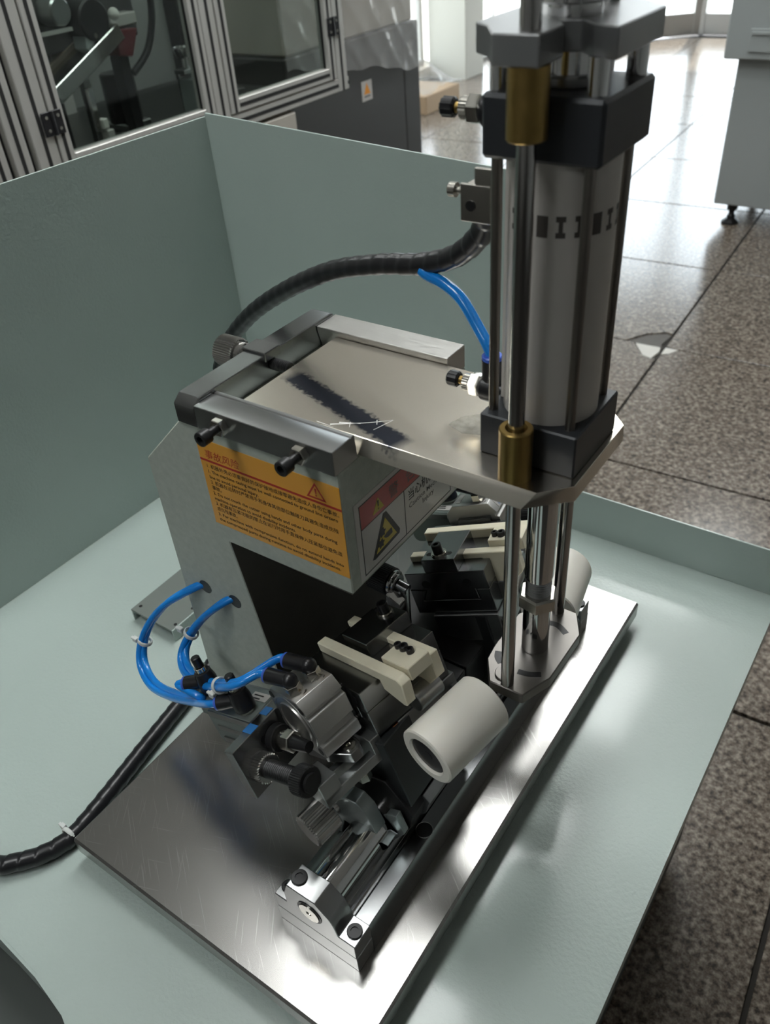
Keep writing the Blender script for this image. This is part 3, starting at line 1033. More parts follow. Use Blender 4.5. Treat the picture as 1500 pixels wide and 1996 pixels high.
LINES = [('1. \u673a\u5668\u5916\u58f3\u5fc5\u987b\u8981\u826f\u597d\u7684\u4fdd\u62a4\u63a5\u5730\u6216\u63a5\u96f6\u907f\u514d\u9020\u6210\u4eba\u8eab\u4f24\u4ea1\u4e8b\u6545\u3002', 5.4, 88, 152),
         ('1. The machine casing must be well connected to ground line orzero', 5.2, 88, 150),
         ('line to avoid personal injury.', 5.2, 88, 60),
         ('2. \u673a\u5668\u5728\u8fd0\u8f6c\u65f6\u4e25\u7981\u7528\u624b\u548c\u8eab\u4f53\u5176\u4ed6\u90e8\u4f4d\u89e6\u78b0\u5200\u5177\u907f\u514d\u9020\u6210\u4f24\u6b8b', 5.4, 88, 149),
         ('\u4e8b\u6545\u3002', 5.4, 88, 12),
         ('2. Do not touch the cutter using hands and other body parts during', 5.2, 88, 146),
         ('machine operation to avoid disability incidents.', 5.2, 88, 99),
         ('3. \u673a\u5668\u6709\u538b\u7d27\u529f\u80fd\u7684\u7981\u6b62\u5728\u8fd0\u884c\u65f6\u7528\u624b\u76f4\u63a5\u4f38\u5165\u538b\u7d27\u90e8\u4f4d\u907f\u514d\u9020', 5.4, 88, 150),
         ('\u6210\u4f24\u6b8b\u4e8b\u6545\u3002', 5.4, 88, 26),
         ('3. For machine with compression function, do no extend hands into', 5.2, 88, 150),
         ('the compressed parts during runtime to avoid disability incidents.', 5.2, 88, 146)]
for k, (s, sz, x, w) in enumerate(LINES):
    text_mesh(s, sz, M_BLACKINK, 'sticker_text_line', stk, (x, SY, 379.6 - 6.25 * k), UX, UZ, width=w, bold=0.012 if 'e' in s else 0.004)
# white / red sticker on the end of the arm (faces +x)
AX = 244.0
b = MB(); b.prism([(241, 296), (404, 296), (404, 383), (241, 383)], AX, AX + 0.4, 'x')
lab = b.build('caution_sticker', M_WHITEVINYL, parent=R, label='white and red mechanical injury sticker')
b = MB()
for (y0, y1, z0, z1) in ((248, 396, 299.6, 300.6), (248, 396, 377, 378), (247.6, 248.6, 299.6, 378), (395.4, 396.4, 299.6, 378), (314.6, 315.6, 300, 352), (248, 396, 351.4, 352.2)):
    b.box(AX + 0.4, AX + 0.55, y0, y1, z0, z1)
b.build('border_lines', M_BLACKINK, parent=lab)
b = MB(); b.box(AX + 0.4, AX + 0.5, 248.6, 395.4, 352.2, 377); b.build('red_band', M_REDVINYL, parent=lab)
b = MB(); b.prism([(266.5, 356.5), (283.5, 356.5), (275, 371)], AX + 0.5, AX + 0.65, 'x'); b.build('yellow_triangle', M_YINK, parent=lab)
b = MB(); b.prism([(274.4, 361.3), (275.6, 361.3), (276.2, 367.8), (273.8, 367.8)], AX + 0.65, AX + 0.75, 'x'); b.box(AX + .65, AX + .75, 274.3, 275.7, 358.2, 359.8); b.build('exclamation_mark', M_BLACKINK, parent=lab)
UYv = (0, 1, 0)
text_mesh('\u8b66', 15.5, M_GREYINK, 'band_character', lab, (AX + 0.5, 292, 358.2), UYv, UZ, width=15, bold=0.0)
text_mesh('\u544a', 15.5, M_GREYINK, 'band_character', lab, (AX + 0.5, 320, 358.2), UYv, UZ, width=15, bold=0.0)
b = MB(); b.prism([(260.5, 308.5), (264.5, 307), (304, 310.5), (305, 315), (286, 348.5), (281, 349)], AX + 0.4, AX + 0.5, 'x', 0.0); b.build('triangle_border', M_BLACKINK, parent=lab)
b = MB(); b.prism([(266.5, 311.5), (299.5, 314), (283.2, 343)], AX + 0.5, AX + 0.62, 'x'); b.build('triangle_field', M_YINK, parent=lab)
b = MB()
for (cy, cz, r) in ((277.5, 329.5, 5.2), (274.5, 318.6, 5.2)):
    pts = []
    for i in range(24):
        rr = r if i % 4 < 2 else r * 0.72
        pts.append((cy + rr * math.cos(i * math.pi / 12), cz + rr * math.sin(i * math.pi / 12)))
    b.prism(pts, AX + 0.62, AX + 0.72, 'x')
b.prism([(279, 323), (284, 325), (292, 325.5), (293, 319), (286, 318.5), (282, 320)], AX + 0.62, AX + 0.72, 'x')
b.build('gears_and_hand', M_BLACKINK, parent=lab)
text_mesh('\u5f53\u5fc3\u673a\u68b0\u4f24\u4eba', 13, M_BLACKINK, 'caution_heading', lab, (AX + 0.4, 322, 336.5), UYv, UZ, width=68, bold=0.012)
text_mesh('Caution Mechanical', 8.0, M_BLACKINK, 'caution_text', lab, (AX + 0.4, 322, 326.5), UYv, UZ, width=68, bold=0.006)
text_mesh('Injury', 8.0, M_BLACKINK, 'caution_text', lab, (AX + 0.4, 345, 318.0), UYv, UZ, width=20, bold=0.006)

# clamp bars that hold the sliding table
b = MB(); b.prism([(225, 423.2), (225, 446.5), (249, 446.5), (249.6, 445.4), (250.6, 445.4), (251.2, 446.5), (255, 446.5), (255, 441), (256, 426), (256, 423.2)], 91.5, 243, 'x', 0.5)
fb = b.build('front_clamp_bar', M_GROUND, parent=R)
for x in (124, 212):
    b = MB(); b.thread((x, 225, 437), (x, 206, 437), 4, 1.6, 0.5); k = b.build('clamp_screw', M_BLACKOX, parent=fb)
for x in (124, 212):
    b = MB(); b.cyl((x, 225, 437), (x, 217, 437), 8.4, 6, ch=0.8); b.build('lock_nut', M_NICKEL, parent=fb)
    b = MB(); b.bolt((x, 207, 437), (0, -1, 0), 6.8, 9.5); b.cyl((x, 207, 437), (x, 218, 437), 4.2, 16); b.build('screw_head', M_BLACKOX, parent=fb)
b = MB(); b.prism([(430, 423.2), (430, 446.5), (398.8, 446.5), (398.8, 441), (402.8, 426), (402.8, 423.2)], 91.5, 243, 'x', 0.5)
b.build('rear_clamp_bar', M_BRUSHED, parent=R)
b = MB(); b.prism([(225, 423.4), (428, 423.4), (428, 447), (424, 450), (234, 450), (225, 443)], 66, 91, 'x', 0.8); eb = b.build('end_bar', material('bar_steel', (0.30, 0.305, 0.31), 0.26, 1), parent=R)
b = MB(); b.box(63, 92.5, 320, 342, 443, 452.5, 0.8); b.build('screw_bridge', M_DARKSTEEL, parent=eb)
b = MB(); b.thread((60, 331, 437), (112, 331, 437), 6, 2.0, 0.7); b.build('adjusting_screw', M_BLACKOX, parent=eb)
b = MB(); b.gear((24, 331, 437), (48, 331, 437), 15.5, 1.1, 40); b.cyl((48, 331, 437), (56, 331, 437), 12, 24, ch=1); b.cyl((56, 331, 437), (66, 331, 437), 8, 20); b.build('knurled_knob', M_SATIN, parent=eb)

# sliding table plate
R = thing('table_plate', 'thick ground steel plate sliding on the press frame under the cylinder', 'plate', (250, 331, 426))
top = [(115, 262), (399, 262.5), (419, 283), (419, 377), (399, 398), (115, 398)]
bot = [(115, 256.5), (390, 256), (420, 284), (420, 376), (391, 403), (115, 402)]
b = MB(); b.prism(bot, 426, 440, 'z', 0.35, poly2=top); b.build('plate', M_TABLE, parent=R)
b = MB(); b.prism([(296, 312), (312, 306), (330, 312), (327, 332), (310, 338), (299, 326)], 439.9, 440.12, 'z'); b.build('grease_smear', material('grease_and_chips', (0.30, 0.28, 0.24), 0.55, 0.5, var=0.5, vscale=160), parent=R)

# ================================================================== PRESS CYLINDER
CX, CY = 376.0, 329.0
for k, (x0, y0, x1, y1) in enumerate(((209, 266, 236, 283), (214, 272, 231, 279), (222, 277, 226, 270), (236, 283, 252, 296), (252, 296, 246, 276), (196, 264.5, 214, 264), (240, 290, 244, 284))):
    d = Vector((x1 - x0, y1 - y0, 0)).normalized(); w_ = Vector((-d.y, d.x, 0)) * (0.7 if k < 2 else 0.4)
    b = MB(); b.prism([(x0 - w_.x, y0 - w_.y), (x0 + w_.x, y0 + w_.y), (x1 + w_.x * .4, y1 + w_.y * .4), (x1 - w_.x * .4, y1 - w_.y * .4)], 439.95, 440.08, 'z')
    b.build('bright_scratch', material('fresh_scratched_metal', (0.75, 0.74, 0.72), 0.5, 0.3), parent=R)

# ================================================================== PRESS CYLINDER (body)
R = thing('press_cylinder', 'tall pneumatic press cylinder with tie rods and brass bushings on the table plate', 'pneumatic cylinder', (CX, CY, 440))
b = MB(); b.box(337, 414.5, 290, 367.5, 440, 475, 1.2); b.build('lower_head', M_BLACKPAINT, parent=R)
b = MB(); b.box(337, 414.5, 290, 367.5, 656.5, 693, 2.2); b.build('upper_head', M_BLACKPAINT, parent=R)
b = MB(); b.cyl((CX, CY, 474), (CX, CY, 658), 35.0, 64); tb = b.build('barrel', M_TUBEALU, parent=R)
b = MB(); b.box(339.8, 343.4, 318, 336, 475, 657, 0.4); b.build('sensor_rail', M_TUBEALU, parent=tb)
for (x, y) in ((404.8, 300.3), (343.2, 300.3), (404.8, 358.5), (343.2, 358.5)):
    b = MB(); b.cyl((x, y, 474), (x, y, 658), 3.7, 16); b.build('tie_rod', M_TIEROD, parent=R)
    b = MB(); b.cyl((x, y, 692.5), (x, y, 713), 6.2 if x > 380 else 5, 20); b.build('spacer_post', M_CHROME, parent=R)
# print around the barrel: dark band of dumbbell marks
b = MB()
Rb = 35.18
NB = 60


def band(a0, a1, z0, z1):
    n = max(1, int(abs(a1 - a0) / 3))
    v, f = [], []
    for i in range(n + 1):
        an = math.radians(a0 + (a1 - a0) * i / n)
        for z in (z0, z1):
            v.append((CX + Rb * math.cos(an), CY + Rb * math.sin(an), z))
    for i in range(n):
        f.append((2 * i, 2 * i + 2, 2 * i + 3, 2 * i + 1))
    b.raw(v, f)


for k, a in enumerate(range(-124, 40, 19)):
    if k % 3 == 2:
        band(a - 6, a + 6, 612, 625.5)
    else:
        band(a - 5, a + 5, 622, 625.5); band(a - 5, a + 5, 612, 615.5); band(a - 2.2, a + 2.2, 615.5, 622)
        if k % 3 == 1:
            band(a + 5, a + 9, 612, 625.5)
b.build('printed_band', M_DECAL, parent=tb)
# guide rods, bushings
for y, nm in ((275.0, 'front'), (383.0, 'rear')):
    b = MB(); b.cyl((375, y, 206), (375, y, 790), 5.9, 24); b.build('guide_rod', M_ROD, parent=R)
    if nm == 'front':
        b = MB(); b.lathe((375, y, 440), (0, 0, 1), [(0, 6), (0, 12.4), (40.5, 12.4), (41.5, 11.6), (41.5, 8.2), (38, 6)], 36); b.build('brass_bushing', M_BRASS, parent=R)
        b = MB(); b.lathe((375, y, 673.5), (0, 0, 1), [(0, 6), (0, 11), (1, 12), (38.5, 12), (38.5, 6)], 36); b.build('brass_bushing', M_BRASS, parent=R)
# piston rod
b = MB(); b.cyl((CX, CY, 300), (CX, CY, 442), 12.9, 36); b.cyl((CX, CY, 296), (CX, CY, 300), 12.2, 36); b.build('piston_rod', M_CHROME, parent=R)
b = MB(); b.thread((CX, CY, 276), (CX, CY, 297), 11.8, 2.4, 0.7, 28); b.build('rod_thread', M_GROUND, parent=R)
b = MB(); b.lathe((CX, CY, 263), (0, 0, 1), [(0, 0), (0, 17), (1.5, 18.4), (13, 18.4), (15, 16.5), (15, 0)], 6, rot=0.35); b.build('lock_nut', M_NICKEL, parent=R)
b = MB(); b.cyl((CX, CY, 206), (CX, CY, 263), 12.6, 36, ch=0.8); b.build('rod_adapter', M_CHROME, parent=R)
# press foot: octagonal plate with slots
outer = [(345, 292), (343, 310), (343, 359), (353, 378), (366, 389), (392.5, 389), (407, 363.5), (406, 300.5), (393.5, 269), (360, 268.5)]
b = MB()
b.prism(outer, 193.6, 206, 'z', 0.9)
pf = b.build('press_foot', material('worn_foot_steel', (0.17, 0.16, 0.15), 0.38, 1, var=0.08, vscale=35), parent=R)


def slot(c, pts, wd):
    m = MB()
    L_, R_ = [], []
    P_ = smooth_path([(x, y, 206.05) for x, y in pts], 6)
    for i, p in enumerate(P_):
        t = (P_[min(i + 1, len(P_) - 1)] - P_[max(i - 1, 0)]).normalized()
        nn = Vector((-t.y, t.x, 0)) * wd
        L_.append(p + nn); R_.append(p - nn)
    ring = L_ + R_[::-1]
    m.prism([(p.x, p.y) for p in ring], 200, 206.12, 'z')
    m.build('slot', M_BLACKOX, parent=pf)


slot(0, [(374, 363), (384, 364), (395, 358)], 3.2)
slot(0, [(377, 292), (387, 294), (397, 299.5)], 3.0)
slot(0, [(350, 305), (353, 298), (359, 293)], 3.2)
b = MB(); b.cyl((368, 283, 206), (368, 283, 208), 9, 24, ch=0.5); b.build('washer', MATS['worn_foot_steel'], parent=pf)
# top plate and stroke adjuster
tp = [(329, 298), (342, 288), (358, 264), (386, 264), (385, 296), (376, 309), (388, 313), (400, 300), (417, 293), (416, 366), (390, 394), (358, 394), (329, 360)]
b = MB(); b.prism(tp, 712, 728, 'z', 0.8); b.build('top_plate', material('grey_anodised_plate', (0.30, 0.305, 0.31), 0.35, 0.8), parent=R)
b = MB(); b.cyl((CX, CY, 692), (CX, CY, 745), 15.5, 36); b.build('stroke_rod', M_CHROME, parent=R)
b = MB(); b.cyl((CX, CY, 735), (CX, CY, 748), 21, 36, ch=1); b.cyl((CX, CY, 748), (CX, CY, 790), 20, 36, ch=1); b.build('stroke_nut', M_CHROME, parent=R)
b = MB(); b.cyl((CX, CY, 692.5), (CX, CY, 699), 19, 36, ch=1); b.build('gland_ring', M_GROUND, parent=R)


def flow_control(parent, z, up):
    y = 331.0
    b = MB(); b.cyl((337, y, z), (330, y, z), 6.5, 16); b.lathe((325, y, z), (1, 0, 0), [(-9.5, 0), (-9.5, 8), (-6, 11), (5, 11), (8, 8), (8, 0)], 24)
    if up:
        b.cyl((325, y, z + 4), (325, y, z + 25), 7.6, 20, 8.3)
    fcb = b.build('flow_control_body', M_BLACKPL, parent=parent)
    if up:
        b = MB(); b.cyl((325, y, z + 25), (325, y, z + 29), 8.2, 20, ch=0.8); b.build('release_ring', M_BLUERING, parent=fcb)
    b = MB(); b.lathe((316, y, z), (-1, 0, 0), [(0, 0), (0, 9), (1, 9.6), (8.5, 9.6), (9.5, 8.5), (9.5, 0)], 6, rot=0.3); b.build('hex_nut', M_NICKEL, parent=fcb)
    b = MB(); b.gear((306.5, y, z), (300.5, y, z), 7.2, 0.5, 22, ch=0.4); b.build('knurled_collar', M_NICKEL, parent=fcb)
    b = MB(); b.cyl((301, y, z), (295, y, z), 3.6, 14); b.build('needle', M_BRASS, parent=fcb)
    b = MB(); b.gear((296, y, z), (285.5, y, z), 6.6, 0.5, 12, ch=1.4); b.build('adjusting_knob', M_BLACKPL, parent=fcb)


flow_control(R, 472, True)
flow_control(R, 674, False)
# reed switch with bracket on the left tie rod
b = MB(); b.box(312, 331, 313, 329, 610, 632, 1); rs = b.build('reed_switch', material('beige_sensor', (0.40, 0.37, 0.32), 0.5), parent=R)
b = MB(); b.box(310, 333, 310.8, 313, 608, 633, 0.5); b.box(321, 335, 310.5, 313.5, 633, 644, 0.5); b.build('sensor_bracket', M_NICKEL, parent=rs)
b = MB(); b.cyl((312, 320, 625), (297, 320, 625), 2.4, 12); b.lathe((302, 320, 625), (-1, 0, 0), [(0, 0), (0, 5), (5, 5), (6, 4), (6, 0)], 16); b.build('sensor_screw', M_NICKEL, parent=rs)
b = MB(); b.cyl((318, 311, 619), (318, 310, 619), 3.6, 16); b.build('sensor_hole', M_BLACKOX, parent=rs)

# ================================================================== CLAMPING UNITS
PH, TH = math.radians(19.0), math.radians(12.2)
Xp = Vector((math.cos(PH), 0, math.sin(PH)))
Wv = Vector((-math.sin(PH), 0, math.cos(PH)))
Yv = Vector((0, 1, 0))
Uv = Yv * math.cos(TH) + Xp * math.sin(TH)
Vv = Xp * math.cos(TH) - Yv * math.sin(TH)
ORG = Vector((360, 329, 180))


def make_unit(side):
    mir = None if side == 'front' else 329.0
    F = frame_matrix(Uv, Vv, Wv, ORG, mir)        # swivel frame (a along, b across, c up)
    F0 = frame_matrix(Yv, Xp, Wv, ORG, mir)       # carriage frame, not swivelled
    FW = frame_matrix(Vector((1, 0, 0)), Vector((0, 1, 0)), Vector((0, 0, 1)), Vector((0, 0, 0)), mir)
    where = 'nearest the camera' if side == 'front' else 'at the far end of the guide rail'
    yb = 200 if side == 'front' else 458
    R = thing('clamping_unit', 'steel clamping slide with nylon jaws ' + where, 'clamping unit', (280, yb, 40), 'mirrored clamping slides on the guide rail')
    # -- carriage on the guide shaft
    b = MB(FW)
    b.prism([(243, 30), (260, 36), (266, 62), (318, 62), (311.5, 51), (304, 77), (295, 98.5), (284, 107), (272, 105), (262, 95), (250, 70)], 147, 163, 'y', 0.8)
    b.build('end_plate', material('blued_plate', (0.36, 0.40, 0.40), 0.36, 0.8, var=0.12, vscale=30), parent=R)
    b = MB(FW); b.prism([(303, 52), (311, 42), (326, 66), (318, 90), (306, 84)], 164, 172, 'y', 0.6); b.build('stop_tab', MATS['blued_plate'], parent=R)
    b = MB(FW); b.prism([(258, 62), (326, 62), (330, 84), (300, 118), (262, 108)], 175, 288, 'y', 1.0); b.build('carriage_block', M_BLACKOX, parent=R)
    b = MB(FW); b.box(168, 300, 250, 327.5, 39, 128, 1.0); b.build('dark_gap_filler', M_BLACKOX, parent=R)  # added black block that darkens the gap between the two slides
    b = MB(FW); b.prism([(316, 44), (330, 62), (336, 84), (328, 92), (318, 70), (312, 52)], 196, 280, 'y', 0.6); b.build('bearing_strip', M_GROUND, parent=R)
    b = MB(F0); b.box(-150, -40, -116, -60, -72, 10, 1.0); cb = b.build('swivel_base', material('blackened_tool_steel', (0.06, 0.065, 0.068), 0.3, 0.8), parent=R)
    for (bb, cc) in ((-107, 0), (-112, -34), (-92, -27)):
        q = MB(F0); q.lathe((-39.8, bb, cc), (1, 0, 0), [(0.15, 0), (0.15, 5.5), (0, 5.5)], 20); q.build('bolt_hole', M_BLACKOX, parent=cb)
    b = MB(F); b.box(-131, -54.5, -112, -35.8, -24, 11.5, 0.8); b.build('swivel_plate', M_GROUND, parent=R)
    b = MB(F); b.box(-138, -131.5, -60, -36.2, 1, 10.5, 0.3); b.build('copper_shim', M_COPPER, parent=R)
    # -- dovetail slide
    b = MB(F); b.prism([(-131, 12), (-37.2, 12), (-37.2, 42), (-52, 42), (-51, 29), (-119, 29), (-112, 42), (-131, 44)], -155.5, -58.7, 'x', 0.6)
    b.build('slide_base', M_DARKSTEEL, parent=R)
    b = MB(F); b.prism([(-131, 44.6), (-111, 42.6), (-118, 29.6), (-52, 29.6), (-53, 42.6), (-37.2, 42.6), (-37.2, 65.3), (-131, 65.3)], -155.5, -58.7, 'x', 0.6)
    sl = b.build('slide_block', M_DARKSTEEL, parent=R)
    for bb in (-109, -60.5):
        q = MB(F); q.lathe((-58.6, bb, 50.5), (1, 0, 0), [(0.15, 0), (0.15, 5), (0, 5)], 20); q.build('bolt_hole', M_BLACKOX, parent=sl)
    q = MB(F); q.lathe((-155.6, -52, 53), (-1, 0, 0), [(0.15, 0), (0.15, 5), (0, 5)], 20); q.build('bolt_hole', M_BLACKOX, parent=sl)
    # -- top clamp block with slotted bolt
    b = MB(F); b.box(-115, -59.5, -105.5, -66.3, 65.3, 81.2, 0.6); tb = b.build('clamp_block', M_DARKSTEEL, parent=R)
    q = MB(F); q.prism([(-74, -101), (-71, -103), (-68, -101), (-68, -74), (-71, -72), (-74, -74)], 81, 81.3, 'z'); q.build('slot', M_BLACKOX, parent=tb)
    q = MB(F); q.lathe((-71, -87.5, 81.3), (0, 0, 1), [(0, 4), (0, 8.6), (1.5, 8.6), (1.5, 4)], 24); q.lathe((-71, -87.5, 82.8), (0, 0, 1), [(0, 4), (0, 7.6), (1.3, 7.6), (1.3, 4)], 24); q.build('washer', M_NICKEL, parent=tb)
    q = MB(F); q.bolt((-71, -87.5, 84.1), (0, 0, 1), 5.6, 9.5); q.build('bolt', M_BLACKOX, parent=tb)
    # -- nylon lever with hooked head
    b = MB(F); b.prism([(-128, 65.6), (-128, 77), (-4, 77), (1.5, 72), (-3.5, 46), (-7, 45.5), (-31.8, 55), (-33, 65.6)], -133, -121.5, 'x', 0.9)
    b.build('nylon_lever', M_NYLON, parent=R)
    # -- nylon claw
    b = MB(F); b.prism([(-131, 65.6), (-131, 72.5), (-5, 72.5), (-5.5, 46), (-33.8, 21.5), (-40, 30), (-46, 65.6)], -92, -81, 'x', 0.9)
    b.build('nylon_claw', M_NYLON, parent=R)
    # -- nylon bridge with three set screws
    b = MB(F); b.box(-119.5, -92.4, -39.5, -1, 66, 80, 0.8); br = b.build('nylon_bridge', M_NYLON, parent=R)
    for (aa, bb, r) in ((-101.5, -33, 3.6), (-101, -25.5, 4.6), (-101.5, -16, 3.8)):
        q = MB(F); q.lathe((aa, bb, 80), (0, 0, 1), [(0, 0), (0, r), (4.5, r), (5, r - .5), (5, r * .5), (2.4, r * .5), (2.4, 0)], 16); q.build('set_screw', M_BLACKOX, parent=br)
    # -- round anvil under the jaws
    b = MB(F); b.cyl((-111, -31, 23), (-80, -31, 23), 12.5, 28, ch=0.6); b.box(-110, -81, -38, -31, 12, 36, 0.3); b.build('anvil', M_GROUND, parent=R)
    # -- lower bracket (U shaped) with link
    b = MB(F)
    b.box(-228.5, -154, -47, -37, -11, 0, 0.6)
    b.box(-228.5, -208, -66, -37, -11, 16, 0.6)
    b.box(-166, -154, -70, -37, -11, 16, 0.6)
    b.box(-228.5, -154, -66, -58, -11, 0, 0.4)
    ub = b.build('link_bracket', material('bracket_steel', (0.52, 0.54, 0.54), 0.34, 1, var=0.05, vscale=20), parent=R)
    q = MB(F)
    q.prism([(-200, -66), (-186, -40), (-176, -40), (-171, -46), (-171, -56), (-180, -66)], 6, 17, 'z', 0.6)
    q.build('link', M_GROUND, parent=ub)
    q = MB(F); q.lathe((-180, -50, 17), (0, 0, 1), [(0, 0), (0, 6.4), (1.6, 6.4), (1.6, 3.2), (0.3, 3.2), (0.3, 0)], 20); q.build('pivot_bolt', M_NICKEL, parent=ub)
    q = MB(F); q.cyl((-182, -44, -11), (-182, -44, -20), 7.4, 6, ch=0.6); q.build('pivot_nut', M_NICKEL, parent=ub)
    # -- side plate with angle adjusters
    b = MB(F0); b.box(-239, -150, -161.5, -150, 3, 61, 0.6); sp = b.build('side_plate', M_DARKSTEEL, parent=R)
    q = MB(F0); q.box(-214, -203, -161.8, -149.8, 60.8, 61.4, 0); q.box(-190, -180, -161.8, -152, 60.8, 61.4, 0); q.build('paint_mark', M_BLUEPAINT, parent=sp)
    q = MB(F0); q.gear((-220, -149.8, 27), (-220, -138, 27), 14.5, 1.1, 34); q.build('knurled_ring', M_SATIN, parent=sp)
    q = MB(F0); q.thread((-220, -150, 27), (-219, -92, 26), 9, 2.2, 0.6, 24); q.build('adjusting_screw', M_BLACKOX, parent=sp)
    q = MB(F0); q.gear((-219, -100, 26), (-219, -86, 26), 14.5, 0.5, 44); q.lathe((-219, -86, 26), (0, 1, 0), [(0, 0), (0, 9), (3, 9), (3, 0)], 20); q.build('knurled_nut', M_BLACKOX, parent=sp)
    q = MB(F0); q.cyl((-193, -150, 38), (-193, -141, 38), 13.5, 28, ch=0.8); q.build('boss', M_BLACKOX, parent=sp)
    q = MB(F0); q.cyl((-193, -141, 38), (-193, -134, 38), 9, 24); q.lathe((-193, -134, 38), (0, 1, 0), [(0, 0), (0, 10), (1, 11), (9, 11), (10, 10), (10, 0)], 6); q.build('hex_nut', M_NICKEL, parent=sp)
    q = MB(F0); q.cyl((-193, -124, 38), (-193, -104, 38), 7, 20, 5.5); q.build('stop_pin', M_BLACKOX, parent=sp)
    q = MB(F0); q.lathe((-205, -149.9, 46), (0, 1, 0), [(0.15, 0), (0.15, 3.5), (0, 3.5)], 16); q.build('screw_hole', M_BLACKOX, parent=sp)
    # -- chrome knurled knob on the end plate
    b = MB(FW); b.gear((248, 113, 73), (253.5, 143, 76), 18.4, 1.3, 38, ch=1.6); b.cyl((253.5, 143, 76), (255, 150, 77), 9, 20); b.build('knurled_knob', M_SATIN, parent=R)
    # -- connection between the slide and the side plate cylinder
    b = MB(F0); b.box(-170, -158, -150, -112, -10, 18, 0.8); b.build('tie_block', M_BLACKOX, parent=R)
    # -- roller holder
    b = MB(F); b.box(-64, -57.5, -36, 26, -18, 2, 0.8); b.build('roller_bracket', M_GROUND, parent=R)

    # ---- nylon roller
    b = MB(F)
    b.lathe((-145, 14.2, 3.5), (1, 0, 0), [(2, 19.2), (0, 20.5), (0, 27.6), (1.2, 29.3), (78.4, 29.3), (79.8, 28), (79.8, 8), (14, 8), (14, 19.2), (2, 19.2)], 64)
    base = (350, 224 if side == 'front' else 434, 150)
    ro = thing('nylon_roller', 'thick white nylon roller with dark bore ' + ('in the foreground' if side == 'front' else 'behind the press foot'), 'roller', base, 'nylon rollers beside the press foot')
    b.build('sleeve', M_ROLLER, parent=ro)
    b = MB(F); b.lathe((-142.5, 14.2, 3.5), (1, 0, 0), [(0, 0), (0, 18.9), (3, 18.9), (3, 0)], 40); b.lathe((-142.5, 14.2, 3.5), (-1, 0, 0), [(-0.5, 0), (-0.5, 5), (0.3, 5), (0.3, 0)], 20); b.build('bore_insert', M_BLACKPL, parent=ro)

    # ---- square compact air cylinder driving the slide
    yb = 165 if side == 'front' else 493
    A = thing('air_cylinder', 'silver square compact air cylinder ' + ('with two blue tubes, nearest the camera' if side == 'front' else 'with metal chips on top, behind the rear slide'), 'air cylinder', (255, yb, 120), 'compact air cylinders')
    b = MB(F)
    pr = [(-111, 21), (-101, 21), (-99, 25), (-93, 25), (-91, 21), (-73, 21), (-71, 25), (-65, 25), (-63, 21), (-53, 21), (-50, 25),
          (-50, 36), (-55, 38), (-55, 44), (-50, 46), (-50, 64), (-54, 66), (-54, 72), (-50, 74), (-50, 76), (-57, 85.5), (-107, 85.5), (-114, 78), (-114, 28)]
    pr2 = [(-111, 21), (-53, 21), (-50, 24), (-50, 35), (-54.5, 36.5), (-54.5, 44.5), (-50, 46), (-50, 67), (-55, 68.5), (-55, 71.5), (-51.5, 73), (-60, 85.5), (-104, 85.5), (-114, 76), (-114, 28)]
    b.prism(pr2, -204, -161, 'x', 0.5)
    bd = b.build('body', M_ALU, parent=A)
    q = MB(F); q.lathe((-204, -82, 53), (-1, 0, 0), [(0.3, 0), (0.3, 20), (1.4, 20), (1.4, 22), (-1.5, 23), (-1.5, 27), (0.6, 28), (0.6, 29.5), (0, 30)], 48); q.build('end_cap', M_ALU, parent=bd)
    for (bb, cc) in ((-57, 28), (-57, 77), (-107, 28), (-107, 77)):
        q = MB(F); q.lathe((-204.2, bb, cc), (-1, 0, 0), [(0.2, 0), (0.2, 4.0), (0, 4.0)], 14); q.build('corner_bolt_recess', M_BLACKOX, parent=bd)
    q = MB(F); q.box(-161, -155.6, -100, -60, 30, 70, 0.4); q.build('mounting_flange', M_DARKSTEEL, parent=A)
    q = MB(F); q.box(-186, -168, -101, -96, 85.4, 86, 0); q.build('rating_label', M_WHITEVINYL, parent=bd)
    if side == 'rear':
        q = MB(F); q.raw([(a_, b_, c_) for a_ in (-202, -172) for (b_, c_) in ((-52.2, 73.6), (-59.2, 84.0), (-58.8, 84.3), (-51.8, 73.9))],
                         [(0, 1, 2, 3), (7, 6, 5, 4), (0, 4, 5, 1), (1, 5, 6, 2), (2, 6, 7, 3), (3, 7, 4, 0)])
        lb2 = q.build('brand_label', M_WHITEVINYL, parent=A, label='white brand label with blue lettering')
        o_ = F @ Vector((-174, -52.2, 75.0)); ux_ = F.to_3x3() @ Vector((-1, 0, 0)); uy_ = F.to_3x3() @ Vector((0, -7, 10.4)).normalized()
        text_mesh('AirTAC', 5.5, M_BLUEPAINT, 'brand_lettering', lb2, o_, ux_, uy_, width=17, depth=0.5)
    for k, aa in enumerate((-194.5, -172)):
        q = MB(F); q.cyl((aa, -74, 85.5), (aa, -74, 95), 8.2, 6, ch=0.6); fb_ = q.build('fitting_hex', M_NICKEL, parent=A)
        q = MB(F)
        cen = Vector((aa, -74, 99))
        q.cyl((aa, -74, 94), (aa, -74, 99), 6.6, 18)
        q.sphere(cen, 7.6, 18)
        dirv = Vector((-0.35, -1, 0.16)).normalized()
        q.cyl(cen, cen + dirv * 24, 7.0, 20, 7.6)
        q.build('elbow_fitting', M_BLACKPL, parent=A)
        q = MB(F); q.cyl(cen + dirv * 24, cen + dirv * 27, 7.4, 20, ch=0.6); q.build('release_ring', M_BLUERING, parent=A)
    # metal chips stuck to the top
    rnd = random.Random(5)
    q = MB(F)
